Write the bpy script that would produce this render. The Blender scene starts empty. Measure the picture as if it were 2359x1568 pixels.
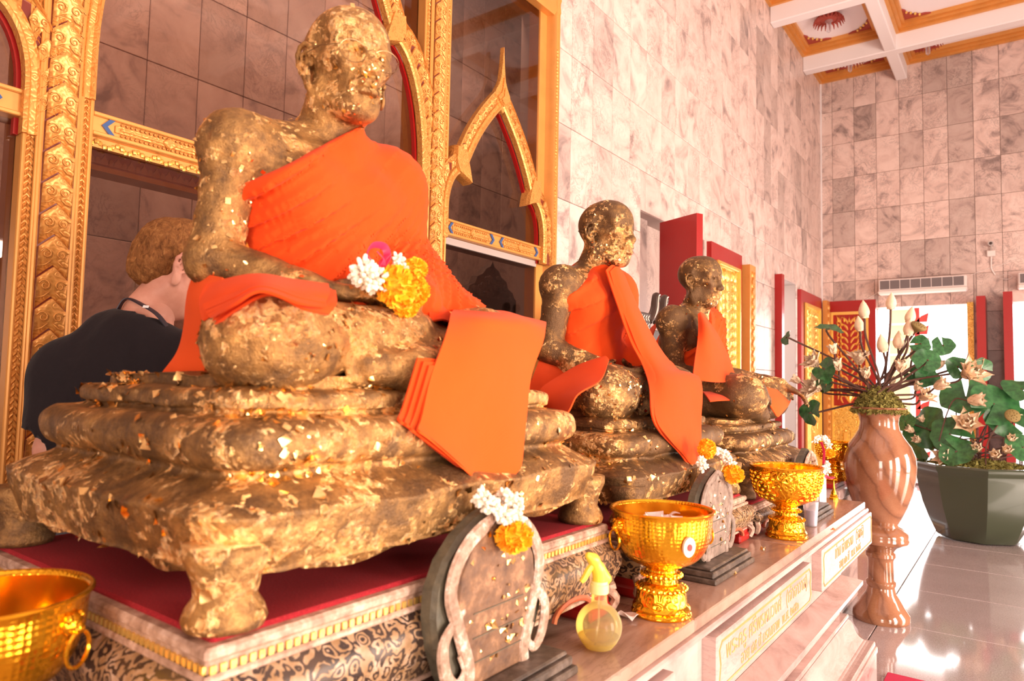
import bpy, math, random
import numpy as np
from mathutils import Vector, Matrix
random.seed(7)
RNG = np.random.default_rng(7)
PI = math.pi
S = bpy.context.scene
COL = S.collection

# ---------------------------------------------------------------- camera, world, lights, exposure
FPX, EYE = 1589.07, 1.35
YAW, PITCH, ROLL = 0.63711331, 0.06066442, 0.02084251
def cam_rows():
    cy, sy, cp, sp = math.cos(YAW), math.sin(YAW), math.cos(PITCH), math.sin(PITCH)
    fwd = np.array([-sy*cp, cy*cp, sp]); right = np.array([cy, sy, 0.0]); up = np.cross(right, fwd)
    cr, sr = math.cos(ROLL), math.sin(ROLL)
    return np.array([cr*right + sr*up, -sr*right + cr*up, fwd])
CM = cam_rows()
cam_data = bpy.data.cameras.new('camera'); cam = bpy.data.objects.new('camera', cam_data); COL.objects.link(cam)
cam_data.sensor_width = 36.0; cam_data.lens = 36.0*FPX/2359.0; cam_data.clip_start = 0.02; cam_data.clip_end = 200
mw = Matrix.Identity(4)
for i in range(3):
    mw[i][0], mw[i][1], mw[i][2] = CM[0][i], CM[1][i], -CM[2][i]
mw[2][3] = EYE
cam.matrix_world = mw
cam_data.dof.use_dof = True; cam_data.dof.focus_distance = 2.5; cam_data.dof.aperture_fstop = 5.0
S.camera = cam

S.view_settings.view_transform = 'Standard'; S.view_settings.look = 'None'
S.view_settings.gamma = 1.0; S.view_settings.use_curve_mapping = False
S.view_settings.exposure = 0.55

w = bpy.data.worlds.new('daylight'); S.world = w; w.use_nodes = True
bg = w.node_tree.nodes['Background']; bg.inputs[0].default_value = (1.0, 0.965, 0.93, 1); bg.inputs[1].default_value = 2.6

def area(name, loc, target, sx, sy, power, col):
    d = bpy.data.lights.new(name, 'AREA'); d.shape = 'RECTANGLE'; d.size = sx; d.size_y = sy; d.energy = power; d.color = col
    o = bpy.data.objects.new(name, d); COL.objects.link(o); o.location = loc
    v = Vector(target) - Vector(loc); o.rotation_euler = v.to_track_quat('-Z', 'Y').to_euler()
    return o
WARM = (1.0, 0.80, 0.66)
area('daylight_doorway_right', (4.75, -1.2, 1.5), (0, -0.6, 1.3), 1.5, 2.8, 130, WARM)
area('daylight_doorway_right', (4.75, 2.2, 1.5), (0, 1.9, 1.3), 1.5, 2.8, 330, WARM)
area('daylight_doorway_right', (4.75, 6.2, 1.5), (0, 5.6, 1.3), 1.5, 2.8, 260, WARM)
area('daylight_doorway_back', (1.4, -4.75, 1.5), (0.6, 0, 1.3), 1.5, 2.8, 110, WARM)
area('fill_behind_glass', (-2.86, 2.0, 4.40), (-4.0, 2.0, 2.0), 5.4, .25, 115, WARM)  # added fill lamp, kept out of view, brightens the room behind the glass
area('daylight_doorway_far', (-1.13, 11.9, 1.4), (-0.9, 6, 0.6), 1.2, 2.5, 45, (1, .95, .92))
area('daylight_doorway_far', (0.55, 11.9, 1.4), (0.5, 6, 0.6), 1.2, 2.5, 45, (1, .95, .92))

# ---------------------------------------------------------------- helpers
def ray(px, py):
    return np.array([(px-1179.5)/FPX, -(py-784)/FPX, 1.0]) @ CM
def P(px, py, X=None, Y=None, Z=None):
    """the point of a plane X=, Y= or Z= measured at a place of the photograph"""
    d = ray(px, py)
    if X is not None: t = X/d[0]
    elif Y is not None: t = Y/d[1]
    else: t = (Z-EYE)/d[2]
    return (d[0]*t, d[1]*t, EYE+d[2]*t)

class B:
    """collects simple shapes, then becomes one mesh object"""
    def __init__(s): s.V = []; s.F = []; s.M = []
    def add(s, V, F, m=0):
        o = len(s.V); s.V += [tuple(map(float, v)) for v in V]; s.F += [tuple(i+o for i in f) for f in F]; s.M += [m]*len(F); return s
    def box(s, x0, y0, z0, x1, y1, z1, m=0, bev=0.0):
        if bev <= 0:
            V = [(x, y, z) for x in (x0, x1) for y in (y0, y1) for z in (z0, z1)]
            return s.add(V, [(0,1,3,2), (4,6,7,5), (0,4,5,1), (2,3,7,6), (0,2,6,4), (1,5,7,3)], m)
        c = [(x0+x1)/2, (y0+y1)/2, (z0+z1)/2]; h = [(x1-x0)/2, (y1-y0)/2, (z1-z0)/2]; b = min(bev, min(h)*.9)
        V = []; idx = {}
        for sx in (-1, 1):
            for sy in (-1, 1):
                for sz in (-1, 1):
                    for a in range(3):
                        p = [c[0]+sx*(h[0]-(0 if a == 0 else b)), c[1]+sy*(h[1]-(0 if a == 1 else b)), c[2]+sz*(h[2]-(0 if a == 2 else b))]
                        idx[(sx, sy, sz, a)] = len(V); V.append(p)
        F = []
        I = lambda sx, sy, sz, a: idx[(sx, sy, sz, a)]
        for t in (-1, 1):
            f = [I(t,-1,-1,0), I(t,1,-1,0), I(t,1,1,0), I(t,-1,1,0)]; F.append(f if t > 0 else f[::-1])
            f = [I(-1,t,-1,1), I(-1,t,1,1), I(1,t,1,1), I(1,t,-1,1)]; F.append(f if t > 0 else f[::-1])
            f = [I(-1,-1,t,2), I(1,-1,t,2), I(1,1,t,2), I(-1,1,t,2)]; F.append(f if t > 0 else f[::-1])
        for u in (-1, 1):
            for v in (-1, 1):
                F.append([I(u,v,-1,0), I(u,v,1,0), I(u,v,1,1), I(u,v,-1,1)])
                F.append([I(u,-1,v,0), I(u,1,v,0), I(u,1,v,2), I(u,-1,v,2)])
                F.append([I(-1,u,v,1), I(1,u,v,1), I(1,u,v,2), I(-1,u,v,2)])
        for sx in (-1, 1):
            for sy in (-1, 1):
                for sz in (-1, 1): F.append([I(sx,sy,sz,0), I(sx,sy,sz,1), I(sx,sy,sz,2)])
        return s.add(V, F, m)
    def obox(s, c, ax, ay, az, hx, hy, hz, m=0):
        c, ax, ay, az = map(np.array, (c, ax, ay, az))
        V = [c + ax*hx*i + ay*hy*j + az*hz*k for i in (-1, 1) for j in (-1, 1) for k in (-1, 1)]
        return s.add(V, [(0,1,3,2), (4,6,7,5), (0,4,5,1), (2,3,7,6), (0,2,6,4), (1,5,7,3)], m)
    def lathe(s, prof, c=(0,0,0), n=32, m=0, lobes=0, amp=0.0):
        V = []; F = []
        for r, z in prof:
            for k in range(n):
                a = 2*PI*k/n; rr = r*(1+amp*abs(math.cos(a*lobes/2))) if lobes else r
                V.append((c[0]+rr*math.cos(a), c[1]+rr*math.sin(a), c[2]+z))
        for i in range(len(prof)-1):
            for k in range(n):
                k2 = (k+1) % n; F.append((i*n+k, i*n+k2, (i+1)*n+k2, (i+1)*n+k))
        F.append(tuple(range(n))[::-1]); F.append(tuple((len(prof)-1)*n+k for k in range(n)))
        return s.add(V, F, m)
    def tube(s, pts, r, n=8, m=0, flat=1.0, up=None, closed=False):
        pts = [np.array(p, float) for p in pts]; N = len(pts)
        rs = r if isinstance(r, (list, tuple, np.ndarray)) else [r]*N
        V = []; F = []; prev = np.array(up, float) if up is not None else None
        for i, p in enumerate(pts):
            a = pts[(i-1) % N] if (closed or i > 0) else pts[i]; b = pts[(i+1) % N] if (closed or i < N-1) else pts[i]
            t = b-a; t = t/(np.linalg.norm(t)+1e-12)
            if prev is None: prev = np.array([0,0,1.0]) if abs(t[2]) < .9 else np.array([1.0,0,0])
            u = prev - t*np.dot(prev, t); u /= np.linalg.norm(u)+1e-12; v = np.cross(t, u)
            if up is None: prev = u
            for k in range(n):
                an = 2*PI*k/n; V.append(p + rs[i]*(math.cos(an)*u*flat + math.sin(an)*v))
        for i in range(N if closed else N-1):
            j = (i+1) % N
            for k in range(n):
                k2 = (k+1) % n; F.append((i*n+k, i*n+k2, j*n+k2, j*n+k))
        if not closed:
            F.append(tuple(range(n))[::-1]); F.append(tuple((N-1)*n+k for k in range(n)))
        return s.add(V, F, m)
    def ball(s, c, r, nu=12, nv=8, m=0, axes=None):
        r = (r, r, r) if np.isscalar(r) else r
        V = []; F = []
        A = np.eye(3) if axes is None else np.array(axes)
        for j in range(nv+1):
            th = PI*j/nv
            for i in range(nu):
                ph = 2*PI*i/nu
                q = np.array([r[0]*math.sin(th)*math.cos(ph), r[1]*math.sin(th)*math.sin(ph), r[2]*math.cos(th)])
                V.append(np.array(c) + q @ A)
        for j in range(nv):
            for i in range(nu):
                i2 = (i+1) % nu; F.append((j*nu+i, (j+1)*nu+i, (j+1)*nu+i2, j*nu+i2))
        return s.add(V, F, m)
    def prism(s, poly, fn, d0, d1, m=0, inset=0.0):
        """extrude a 2D outline; fn(u,v,d) places it; a small bevel ring on the d1 side"""
        n = len(poly); c = np.mean(np.array(poly), 0)
        V = [fn(u, v, d0) for u, v in poly]
        lay = 1
        if inset > 0:
            e = d1-(d1-d0)*.35
            V += [fn(u, v, e) for u, v in poly]; lay = 2
            q = []
            for u, v in poly:
                dv = np.array([u, v])-c; L = np.linalg.norm(dv)+1e-9; q.append(c+dv*(1-inset/L))
            V += [fn(u, v, d1) for u, v in q]
        else: V += [fn(u, v, d1) for u, v in poly]
        F = [tuple(range(n))[::-1], tuple(lay*n+k for k in range(n))]
        for l in range(lay):
            for k in range(n):
                k2 = (k+1) % n; F.append((l*n+k, l*n+k2, (l+1)*n+k2, (l+1)*n+k))
        return s.add(V, F, m)
    def sheet(s, rows, nu=24, nv=24, thick=0.003, wob=0.0, seed=0, m=0):
        G = np.array(rows, float); G = cr_grid(G, nu, nv)
        du = np.gradient(G, axis=1); dv = np.gradient(G, axis=0)
        Nn = np.cross(du, dv); Nn /= np.linalg.norm(Nn, axis=2, keepdims=True)+1e-12
        if wob:
            G = G + Nn*(wob*noise3(G.reshape(-1, 3)*9+seed*7.3).reshape(G.shape[:2])[..., None])
        A = (G+Nn*thick/2).reshape(-1, 3); Bk = (G-Nn*thick/2).reshape(-1, 3)
        n, k = G.shape[:2]; off = n*k; F = []
        for i in range(n-1):
            for j in range(k-1):
                a = i*k+j; F.append((a, a+1, a+k+1, a+k)); F.append((off+a, off+a+k, off+a+k+1, off+a+1))
        for i in range(n-1):
            a = i*k; F.append((a, a+k, off+a+k, off+a)); a = i*k+k-1; F.append((a, off+a, off+a+k, a+k))
        for j in range(k-1):
            a = j; F.append((a, off+a, off+a+1, a+1)); a = (n-1)*k+j; F.append((a, a+1, off+a+1, off+a))
        return s.add(np.vstack([A, Bk]), F, m)

def cr1(A, n, axis):
    A = np.moveaxis(A, axis, 0); N = len(A); t = np.linspace(0, N-1, n); i = np.minimum(t.astype(int), N-2); f = (t-i)
    sh = (n,)+(1,)*(A.ndim-1); f = f.reshape(sh)
    p1, p2 = A[i], A[i+1]; p0 = np.where((i > 0).reshape(sh), A[np.maximum(i-1, 0)], 2*p1-p2)
    p3 = np.where((i < N-2).reshape(sh), A[np.minimum(i+2, N-1)], 2*p2-p1)
    R = .5*(2*p1+(p2-p0)*f+(2*p0-5*p1+4*p2-p3)*f*f+(3*p1-p0-3*p2+p3)*f**3)
    return np.moveaxis(R, 0, axis)
def cr_grid(G, nu, nv): return cr1(cr1(G, nv, 0), nu, 1)
def curve(pts, n): return cr1(np.array(pts, float), n, 0)

_PERM = RNG.random((64, 64, 64)).astype(np.float32)
def noise3(p):
    p = np.asarray(p, float); i = np.floor(p).astype(int); f = p-i; f = f*f*(3-2*f); r = 0
    for dx in (0, 1):
        for dy in (0, 1):
            for dz in (0, 1):
                wgt = (f[:, 0] if dx else 1-f[:, 0])*(f[:, 1] if dy else 1-f[:, 1])*(f[:, 2] if dz else 1-f[:, 2])
                r = r + wgt*_PERM[(i[:, 0]+dx) & 63, (i[:, 1]+dy) & 63, (i[:, 2]+dz) & 63]
    return r*2-1

def wloc(o):
    v = Vector((0, 0, 0))
    while o is not None: v = v + o.location; o = o.parent
    return v
def raw_mesh(name, V, F, mats, M=None, smooth=True):
    me = bpy.data.meshes.new(name); me.from_pydata([tuple(map(float, v)) for v in V], [], [tuple(map(int, f)) for f in F])
    for m in (mats if isinstance(mats, (list, tuple)) else [mats]): me.materials.append(m)
    if M is not None and len(M): me.polygons.foreach_set('material_index', np.array(M, np.int32))
    me.polygons.foreach_set('use_smooth', np.full(len(me.polygons), bool(smooth)))
    me.update(); return me
def link(name, me, parent=None, loc=None):
    o = bpy.data.objects.new(name, me); COL.objects.link(o)
    if parent is not None: o.parent = parent
    if loc is not None: o.location = loc
    return o
def sharp(me, ang=35):
    try: me.set_sharp_from_angle(angle=math.radians(ang))
    except Exception: pass
def part(name, b, mats, parent, smooth=True, label=None, kind=None, sharpen=True):
    """b holds world coordinates; the object becomes a child of parent"""
    o0 = np.array(wloc(parent)); V = np.array(b.V)-o0
    me = raw_mesh(name, V, b.F, mats, b.M, smooth)
    if smooth and sharpen: sharp(me)
    o = link(name, me, parent)
    if label: o['label'] = label
    if kind: o['kind'] = kind
    return o
def tag(o, label, cat, group=None, kind=None):
    o['label'] = label; o['category'] = cat
    if group: o['group'] = group
    if kind: o['kind'] = kind
    return o
def empty(name, loc, label, cat, group=None):
    o = bpy.data.objects.new(name, None); COL.objects.link(o); o.location = loc; o.empty_display_size = .05
    return tag(o, label, cat, group)
def solo(name, b, mats, loc, label, cat, group=None, smooth=True):
    me = raw_mesh(name, np.array(b.V)-np.array(loc), b.F, mats, b.M, smooth)
    if smooth: sharp(me)
    return tag(link(name, me, None, loc), label, cat, group)
def struct(name, b, mats, loc=(0, 0, 0), parent=None, smooth=False):
    me = raw_mesh(name, np.array(b.V)-np.array(loc), b.F, mats, b.M, smooth)
    o = link(name, me, parent, loc)
    if parent is None: o['kind'] = 'structure'
    return o
def copy_tree(o, parent=None):
    c = o.copy(); COL.objects.link(c); c.parent = parent
    for ch in o.children: copy_tree(ch, c)
    return c

# ---------------------------------------------------------------- materials
class NT:
    def __init__(s, name):
        s.m = bpy.data.materials.new(name); s.m.use_nodes = True; s.t = s.m.node_tree; s.t.nodes.clear()
        s.out = s.t.nodes.new('ShaderNodeOutputMaterial')
    def n(s, typ, inp=None, **attr):
        nd = s.t.nodes.new('ShaderNode'+typ)
        for k, v in attr.items(): setattr(nd, k, v)
        for k, v in (inp or {}).items():
            i = nd.inputs[k]
            if isinstance(v, bpy.types.NodeSocket): s.t.links.new(v, i)
            else:
                if hasattr(i.default_value, '__len__') and not isinstance(v, (tuple, list)): v = (v,)*len(i.default_value)
                if hasattr(i.default_value, '__len__') and len(i.default_value) == 4 and len(v) == 3: v = tuple(v)+(1,)
                i.default_value = v
        return nd
    def coord(s, kind='Object', scale=(1,1,1), rand=False, rot=(0,0,0)):
        c = s.n('TexCoord').outputs[kind]
        if rand:
            r = s.n('ObjectInfo').outputs['Random']
            v = s.n('CombineXYZ', {'X': s.math('MULTIPLY', r, 37.0), 'Y': s.math('MULTIPLY', r, 91.0), 'Z': s.math('MULTIPLY', r, 53.0)}).outputs[0]
            c = s.n('VectorMath', {0: c, 1: v}, operation='ADD').outputs[0]
        return s.n('Mapping', {'Vector': c, 'Scale': scale, 'Rotation': rot}).outputs[0]
    def math(s, op, a, b=0.0, clamp=False): return s.n('Math', {0: a, 1: b}, operation=op, use_clamp=clamp).outputs[0]
    def noise(s, vec, scale, detail=4, rough=.55, dist=0.0): return s.n('TexNoise', {'Vector': vec, 'Scale': scale, 'Detail': detail, 'Roughness': rough, 'Distortion': dist}).outputs['Fac']
    def vor(s, vec, scale, feature='F1', out='Distance', rnd=1.0, metric='EUCLIDEAN'):
        return s.n('TexVoronoi', {'Vector': vec, 'Scale': scale, 'Randomness': rnd}, feature=feature, distance=metric).outputs[out]
    def ramp(s, fac, stops):
        nd = s.n('ValToRGB', {'Fac': fac}); e = nd.color_ramp.elements
        while len(e) < len(stops): e.new(.5)
        for el, (p, c) in zip(e, stops): el.position = p; el.color = (c if len(c) == 4 else tuple(c)+(1,)) if hasattr(c, '__len__') else (c, c, c, 1)
        return nd.outputs[0]
    def mix(s, f, a, b, mode='MIX'):
        return s.n('MixRGB', {'Fac': f, 'Color1': a, 'Color2': b}, blend_type=mode).outputs[0]
    def bump(s, h, strength=.3, dist=.01): return s.n('Bump', {'Height': h, 'Strength': strength, 'Distance': dist}).outputs[0]
    def bsdf(s, **k):
        nm = {'base': 'Base Color', 'rough': 'Roughness', 'metal': 'Metallic', 'normal': 'Normal', 'coat': 'Coat Weight', 'trans': 'Transmission Weight', 'ior': 'IOR', 'alpha': 'Alpha', 'sheen': 'Sheen Weight', 'spec': 'Specular IOR Level', 'sss': 'Subsurface Weight', 'coatr': 'Coat Roughness', 'emit': 'Emission Color', 'emits': 'Emission Strength'}
        return s.n('BsdfPrincipled', {nm[a]: b for a, b in k.items()}).outputs[0]
    def done(s, sh): s.t.links.new(sh, s.out.inputs['Surface']); return s.m
def plain(name, col, rough=.5, metal=0.0, **k):
    t = NT(name); return t.done(t.bsdf(base=tuple(col), rough=rough, metal=metal, **k))

def marble(name, light, mid, dark, scale=1.0, rough=.18, rand=True, stretch=(1,1,1), vein=.5, rot=(.6,.4,.9), tilevar=.25):
    t = NT(name); v = t.coord('Object', (1,1,1), rand, (0,0,0)); v = t.n('Mapping', {'Vector': v, 'Scale': stretch, 'Rotation': rot}).outputs[0]
    big = t.noise(v, 2.2*scale, 6, .6, 1.6)
    col = t.ramp(big, [(.30, dark), (.46, mid), (.60, light), (.8, tuple(min(1, c*1.06) for c in light))])
    nv = t.noise(v, 5*scale, 8, .62, 2.6)
    ve = t.math('ABSOLUTE', t.math('SUBTRACT', nv, .5)); ve = t.ramp(ve, [(0.0, 1.0), (.035, 0.0)])
    gate = t.ramp(t.noise(v, 1.6*scale, 3), [(.42, 0.0), (.62, 1.0)])
    col = t.mix(t.math('MULTIPLY', t.math('MULTIPLY', ve, gate), vein), col, tuple(c*.5 for c in dark))
    if tilevar:
        r = t.n('ObjectInfo').outputs['Random']; r2 = t.math('FRACT', t.math('MULTIPLY', r, 7.13))
        k = t.ramp(r2, [(0, 1-tilevar*1.3), (.2, 1-tilevar*.4), (.6, 1.0), (1, 1.05)])
        col = t.mix(1.0, col, k, 'MULTIPLY')
    return t.done(t.bsdf(base=col, rough=rough, spec=.45))

M = {}
M['wall_marble'] = marble('wall_marble', (.74,.57,.51), (.66,.485,.43), (.30,.22,.205), 1.4, .38, vein=.6, tilevar=.26)
M['wall_joint'] = plain('wall_joint', (.40,.31,.28), .7)
M['bench_marble'] = marble('bench_marble', (.56,.41,.375), (.49,.335,.30), (.31,.205,.19), 1.1, .16, rand=False, stretch=(1,.9,3.2), vein=.25, tilevar=0, rot=(.5,.1,.2))
M['bench_top'] = marble('bench_top', (.46,.295,.225), (.38,.23,.17), (.22,.13,.10), 1.3, .14, rand=True, stretch=(3,.6,1), vein=.3, tilevar=.05, rot=(0,0,.3))
def granite():
    t = NT('granite'); v = t.coord('Object', (1,1,1), True)
    a = t.noise(v, 160, 3, .8); b = t.noise(v, 3, 4)
    c = t.ramp(a, [(.3, (.22,.16,.16)), (.5, (.42,.34,.34)), (.72, (.60,.52,.52))])
    c = t.mix(.3, c, t.ramp(b, [(.3, (.36,.28,.28)), (.7, (.52,.46,.46))]))
    return t.done(t.bsdf(base=c, rough=.09, spec=.75, coat=.5, coatr=.05))
M['granite'] = granite()
M['floor_joint'] = plain('floor_joint', (.20,.16,.16), .5)
M['white_paint'] = plain('white_paint', (.80,.74,.74), .6)
M['ceiling_panel'] = plain('ceiling_panel', (.86,.80,.83), .7)
def gold_paint(name, col, dk, rough=.38, metal=.35, bs=70, bstr=.5, swirl=True):
    t = NT(name); v = t.coord('Object')
    if swirl:
        vr = t.n('TexVoronoi', {'Vector': v, 'Scale': bs*.45, 'Randomness': .9}, feature='SMOOTH_F1')
        d = vr.outputs['Distance']; ring = t.math('SINE', t.math('MULTIPLY', t.math('ADD', d, t.math('MULTIPLY', t.noise(v, bs*.35, 2), .7)), 26.0))
        h = t.math('MULTIPLY', t.math('ADD', ring, 1.0), .5)
    else: h = t.noise(v, bs, 3)
    c = t.mix(t.ramp(h, [(.02, 1.0), (.28, 0.0)]), col, dk)
    c = t.mix(t.math('MULTIPLY', t.ramp(t.noise(v, 6, 5), [(.45, 0.0), (.75, 1.0)]), .35), c, tuple(x*.62 for x in col))
    return t.done(t.bsdf(base=c, rough=rough, metal=metal, normal=t.bump(h, bstr, .004)))
M['gold_carved'] = gold_paint('gold_carved', (.70,.315,.075), (.55,.22,.045), bstr=.28)
M['gold_plain'] = gold_paint('gold_plain', (.69,.31,.075), (.58,.245,.05), .36, .3, 30, .12, False)
M['gold_panel'] = gold_paint('gold_panel', (.90,.60,.15), (.52,.26,.04), .3, .6, 60, .5)
M['gold_relief'] = gold_paint('gold_relief', (.92,.62,.17), (.72,.42,.09), .28, .65, 90, .25, False)
M['gap_red'] = plain('gap_red', (.16,.022,.012), .3, coat=.4)
M['red_lacquer'] = plain('red_lacquer', (.33,.006,.005), .36, coat=.15)
M['red_dark'] = plain('red_dark', (.22,.018,.012), .4)
M['red_inlay'] = plain('red_inlay', (.42,.10,.045), .45)
M['blue_glass'] = plain('blue_glass', (.05,.10,.24), .15, coat=.6)
M['dark_wood'] = plain('dark_wood', (.045,.022,.014), .4)
M['pearl'] = plain('pearl', (.75,.66,.56), .25)
def tinted():
    t = NT('tinted_glass')
    g = t.n('BsdfGlossy', {'Color': (.86,.76,.72), 'Roughness': .03}).outputs[0]
    tr = t.n('BsdfTransparent', {'Color': (.56,.46,.41)}).outputs[0]
    return t.done(t.n('MixShader', {'Fac': .07, 1: tr, 2: g}).outputs[0])
M['tinted_glass'] = tinted()
def leafbronze(name, amount, heavy=.5, seed=0.0, scale=1.0, fz=0.0):
    """old bronze worn to a soft gilt sheen, with patches and squares of crumpled gold leaf pressed on to it"""
    t = NT(name); v0 = t.coord('Object'); v = t.n('VectorMath', {0: v0, 1: (seed*3.1, seed*1.7, seed*2.3)}, operation='ADD').outputs[0]
    wv = t.n('VectorMath', {0: v, 1: t.n('VectorMath', {0: t.n('TexNoise', {'Vector': v, 'Scale': 70*scale, 'Detail': 4}).outputs['Color'], 1: (.014,.014,.014)}, operation='MULTIPLY').outputs[0]}, operation='ADD').outputs[0]
    cr = t.n('SeparateColor', {0: t.n('TexVoronoi', {'Vector': wv, 'Scale': 60*scale}, feature='F1', distance='CHEBYCHEV').outputs['Color']}).outputs[0]
    cr2 = t.n('SeparateColor', {0: t.n('TexVoronoi', {'Vector': wv, 'Scale': 140*scale}, feature='F1', distance='CHEBYCHEV').outputs['Color']}).outputs[1]
    low = t.noise(v, 5.5*scale, 4, .6, .6)
    a = t.math('ADD', t.math('MULTIPLY', cr, .26), t.math('ADD', t.math('MULTIPLY', cr2, .16), t.math('MULTIPLY', low, 1.25)))
    th = 1.17-amount*.60
    mask = t.n('MapRange', {'Value': a, 'From Min': th, 'From Max': th+.09}).outputs[0]
    wear = t.noise(v, 26*scale, 7, .72)
    fuzz = t.n('MapRange', {'Value': t.math('ADD', t.math('MULTIPLY', wear, .8), t.math('MULTIPLY', low, .7)), 'From Min': .86-amount*.34-fz, 'From Max': 1.16-amount*.34-fz*.6}).outputs[0]
    fine = t.noise(v, 240*scale, 4, .7); crum = t.vor(wv, 95*scale, 'F1'); crum2 = t.noise(wv, 80*scale, 6, .68, 1.5)
    bronze = t.ramp(fine, [(.25, (.085,.042,.016)), (.5, (.15,.078,.031)), (.75, (.21,.115,.05))])
    bronze = t.mix(t.math('MULTIPLY', fuzz, .85), bronze, t.ramp(wear, [(.35, (.50,.23,.055)), (.65, (.78,.43,.14))]))
    redd = t.ramp(t.noise(v, 11*scale, 4), [(.64, 0.0), (.72, 1.0)])
    bronze = t.mix(t.math('MULTIPLY', redd, .35), bronze, (.40,.08,.02))
    leaf = t.ramp(crum2, [(.3, (.86,.40,.10)), (.5, (1.0,.62,.25)), (.7, (1.0,.74,.42))])
    col = t.mix(mask, bronze, leaf)
    met = t.n('MapRange', {'Value': t.math('ADD', mask, t.math('MULTIPLY', fuzz, .6), True), 'To Min': .55, 'To Max': .96}).outputs[0]
    rough = t.n('MapRange', {'Value': t.math('ADD', mask, t.math('MULTIPLY', fuzz, .35), True), 'To Min': .44, 'To Max': .28}).outputs[0]
    h = t.math('ADD', t.math('ADD', t.math('MULTIPLY', fine, .42), t.math('MULTIPLY', wear, .7)), t.math('MULTIPLY', mask, t.math('ADD', t.math('MULTIPLY', crum2, 1.6*heavy+.5), t.math('MULTIPLY', crum, .8*heavy))))
    return t.done(t.bsdf(base=col, rough=rough, metal=met, normal=t.bump(h, .8, .007)))
M['leaf_flake'] = plain('leaf_flake', (1.0,.66,.26), .24, 1.0)
def cloth(name, col, dark):
    t = NT(name); v = t.coord('Object')
    n1 = t.noise(v, 12, 4); we = t.n('TexWave', {'Vector': v, 'Scale': 420, 'Distortion': .5}, wave_type='BANDS').outputs['Fac']
    c = t.mix(n1, col, dark)
    h = t.math('ADD', t.math('MULTIPLY', we, .15), t.math('MULTIPLY', t.noise(v, 26, 3), 1.0))
    return t.done(t.bsdf(base=c, rough=.85, sheen=.05, spec=.15, normal=t.bump(h, .25, .004)))
M['orange_cloth'] = cloth('orange_cloth', (.74,.070,.007), (.70,.058,.006))
M['orange_pale'] = cloth('orange_pale', (.78,.088,.009), (.76,.078,.008))
def shiny_gold(name, pat, bs=60):
    t = NT(name); v = t.coord('Object')
    if pat == 'scale': h = t.vor(v, bs, 'F1', rnd=.25)
    elif pat == 'flower': h = t.math('SINE', t.math('MULTIPLY', t.vor(v, bs*.6, 'SMOOTH_F1'), 18.0))
    else: h = t.noise(v, 14, 2)
    st = {'scale': .26, 'flower': .25, 'none': .05}[pat]
    c = t.mix(t.noise(v, 5, 2), (1.0,.56,.035), (1.0,.46,.02))
    return t.done(t.bsdf(base=c, rough=.17, metal=.95, normal=t.bump(h, st, .004)))
M['bowl_scale'] = shiny_gold('bowl_scale', 'scale', 130)
M['bowl_flower'] = shiny_gold('bowl_flower', 'flower', 85)
M['bowl_plain'] = shiny_gold('bowl_plain', 'none')
M['paper'] = plain('paper', (.86,.72,.70), .8)
M['petal'] = NT('petal'); 
def petal():
    t = M['petal']; v = t.coord('Object'); c = t.ramp(t.noise(v, 25, 2), [(.3, (.74,.53,.35)), (.7, (.84,.68,.48))])
    return t.done(t.bsdf(base=c, rough=.55, sss=.0, spec=.3))
M['petal'] = petal()
M['petal_core'] = plain('petal_core', (.85,.45,.12), .6)
M['sepal'] = plain('sepal', (.45,.42,.16), .55)
def lotusleaf():
    t = NT('lotus_leaf'); v = t.coord('Object'); c = t.ramp(t.noise(v, 3.5, 3), [(.3, (.010,.060,.018)), (.7, (.045,.18,.05))])
    return t.done(t.bsdf(base=c, rough=.38, spec=.5))
M['lotus_leaf'] = lotusleaf()
M['stem'] = plain('stem', (.09,.035,.022), .55)
M['moss'] = plain('moss', (.20,.17,.035), .9)
M['pod'] = plain('pod', (.22,.15,.045), .75)
def vasestone():
    t = NT('vase_stone'); v = t.coord('Object', (1,1,1), False, (0,.55,0))
    wv = t.n('TexWave', {'Vector': v, 'Scale': 3.2, 'Distortion': 7.0, 'Detail': 3, 'Detail Scale': 1.2}, wave_type='BANDS', bands_direction='X').outputs['Fac']
    c = t.ramp(wv, [(.0, (.17,.062,.028)), (.10, (.27,.11,.052)), (.5, (.31,.13,.064)), (1, (.36,.16,.082))])
    c = t.mix(.25, c, t.ramp(t.noise(v, 120, 3), [(.3, (.22,.09,.045)), (.7, (.38,.18,.10))]))
    return t.done(t.bsdf(base=c, rough=.10, spec=.6, coat=.4, coatr=.04))
M['vase_stone'] = vasestone()
M['green_glaze'] = plain('green_glaze', (.040,.050,.028), .22, coat=.4)
M['green_glaze_light'] = plain('green_glaze_light', (.055,.066,.040), .22, coat=.4)
def lacquer():
    """black lacquer under pale swirling vines"""
    t = NT('vine_lacquer'); v = t.coord('Object')
    vr = t.vor(v, 42, 'SMOOTH_F1'); nn = t.noise(v, 30, 3, .5, 1.4)
    ring = t.math('SINE', t.math('MULTIPLY', t.math('ADD', vr, t.math('MULTIPLY', nn, .9)), 24.0))
    m_ = t.ramp(t.math('MULTIPLY', t.math('ADD', ring, 1), .5), [(.42, 0.0), (.55, 1.0)])
    wear = t.ramp(t.noise(v, 40, 4), [(.3, (.24,.13,.055)), (.55, (.36,.22,.12)), (.8, (.56,.42,.33))])
    c = t.mix(m_, t.ramp(t.noise(v, 9, 3), [(.4, (.035,.02,.016)), (.7, (.11,.065,.04))]), wear)
    return t.done(t.bsdf(base=c, rough=.38, normal=t.bump(m_, .5, .004)))
M['vine_lacquer'] = lacquer()
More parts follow.
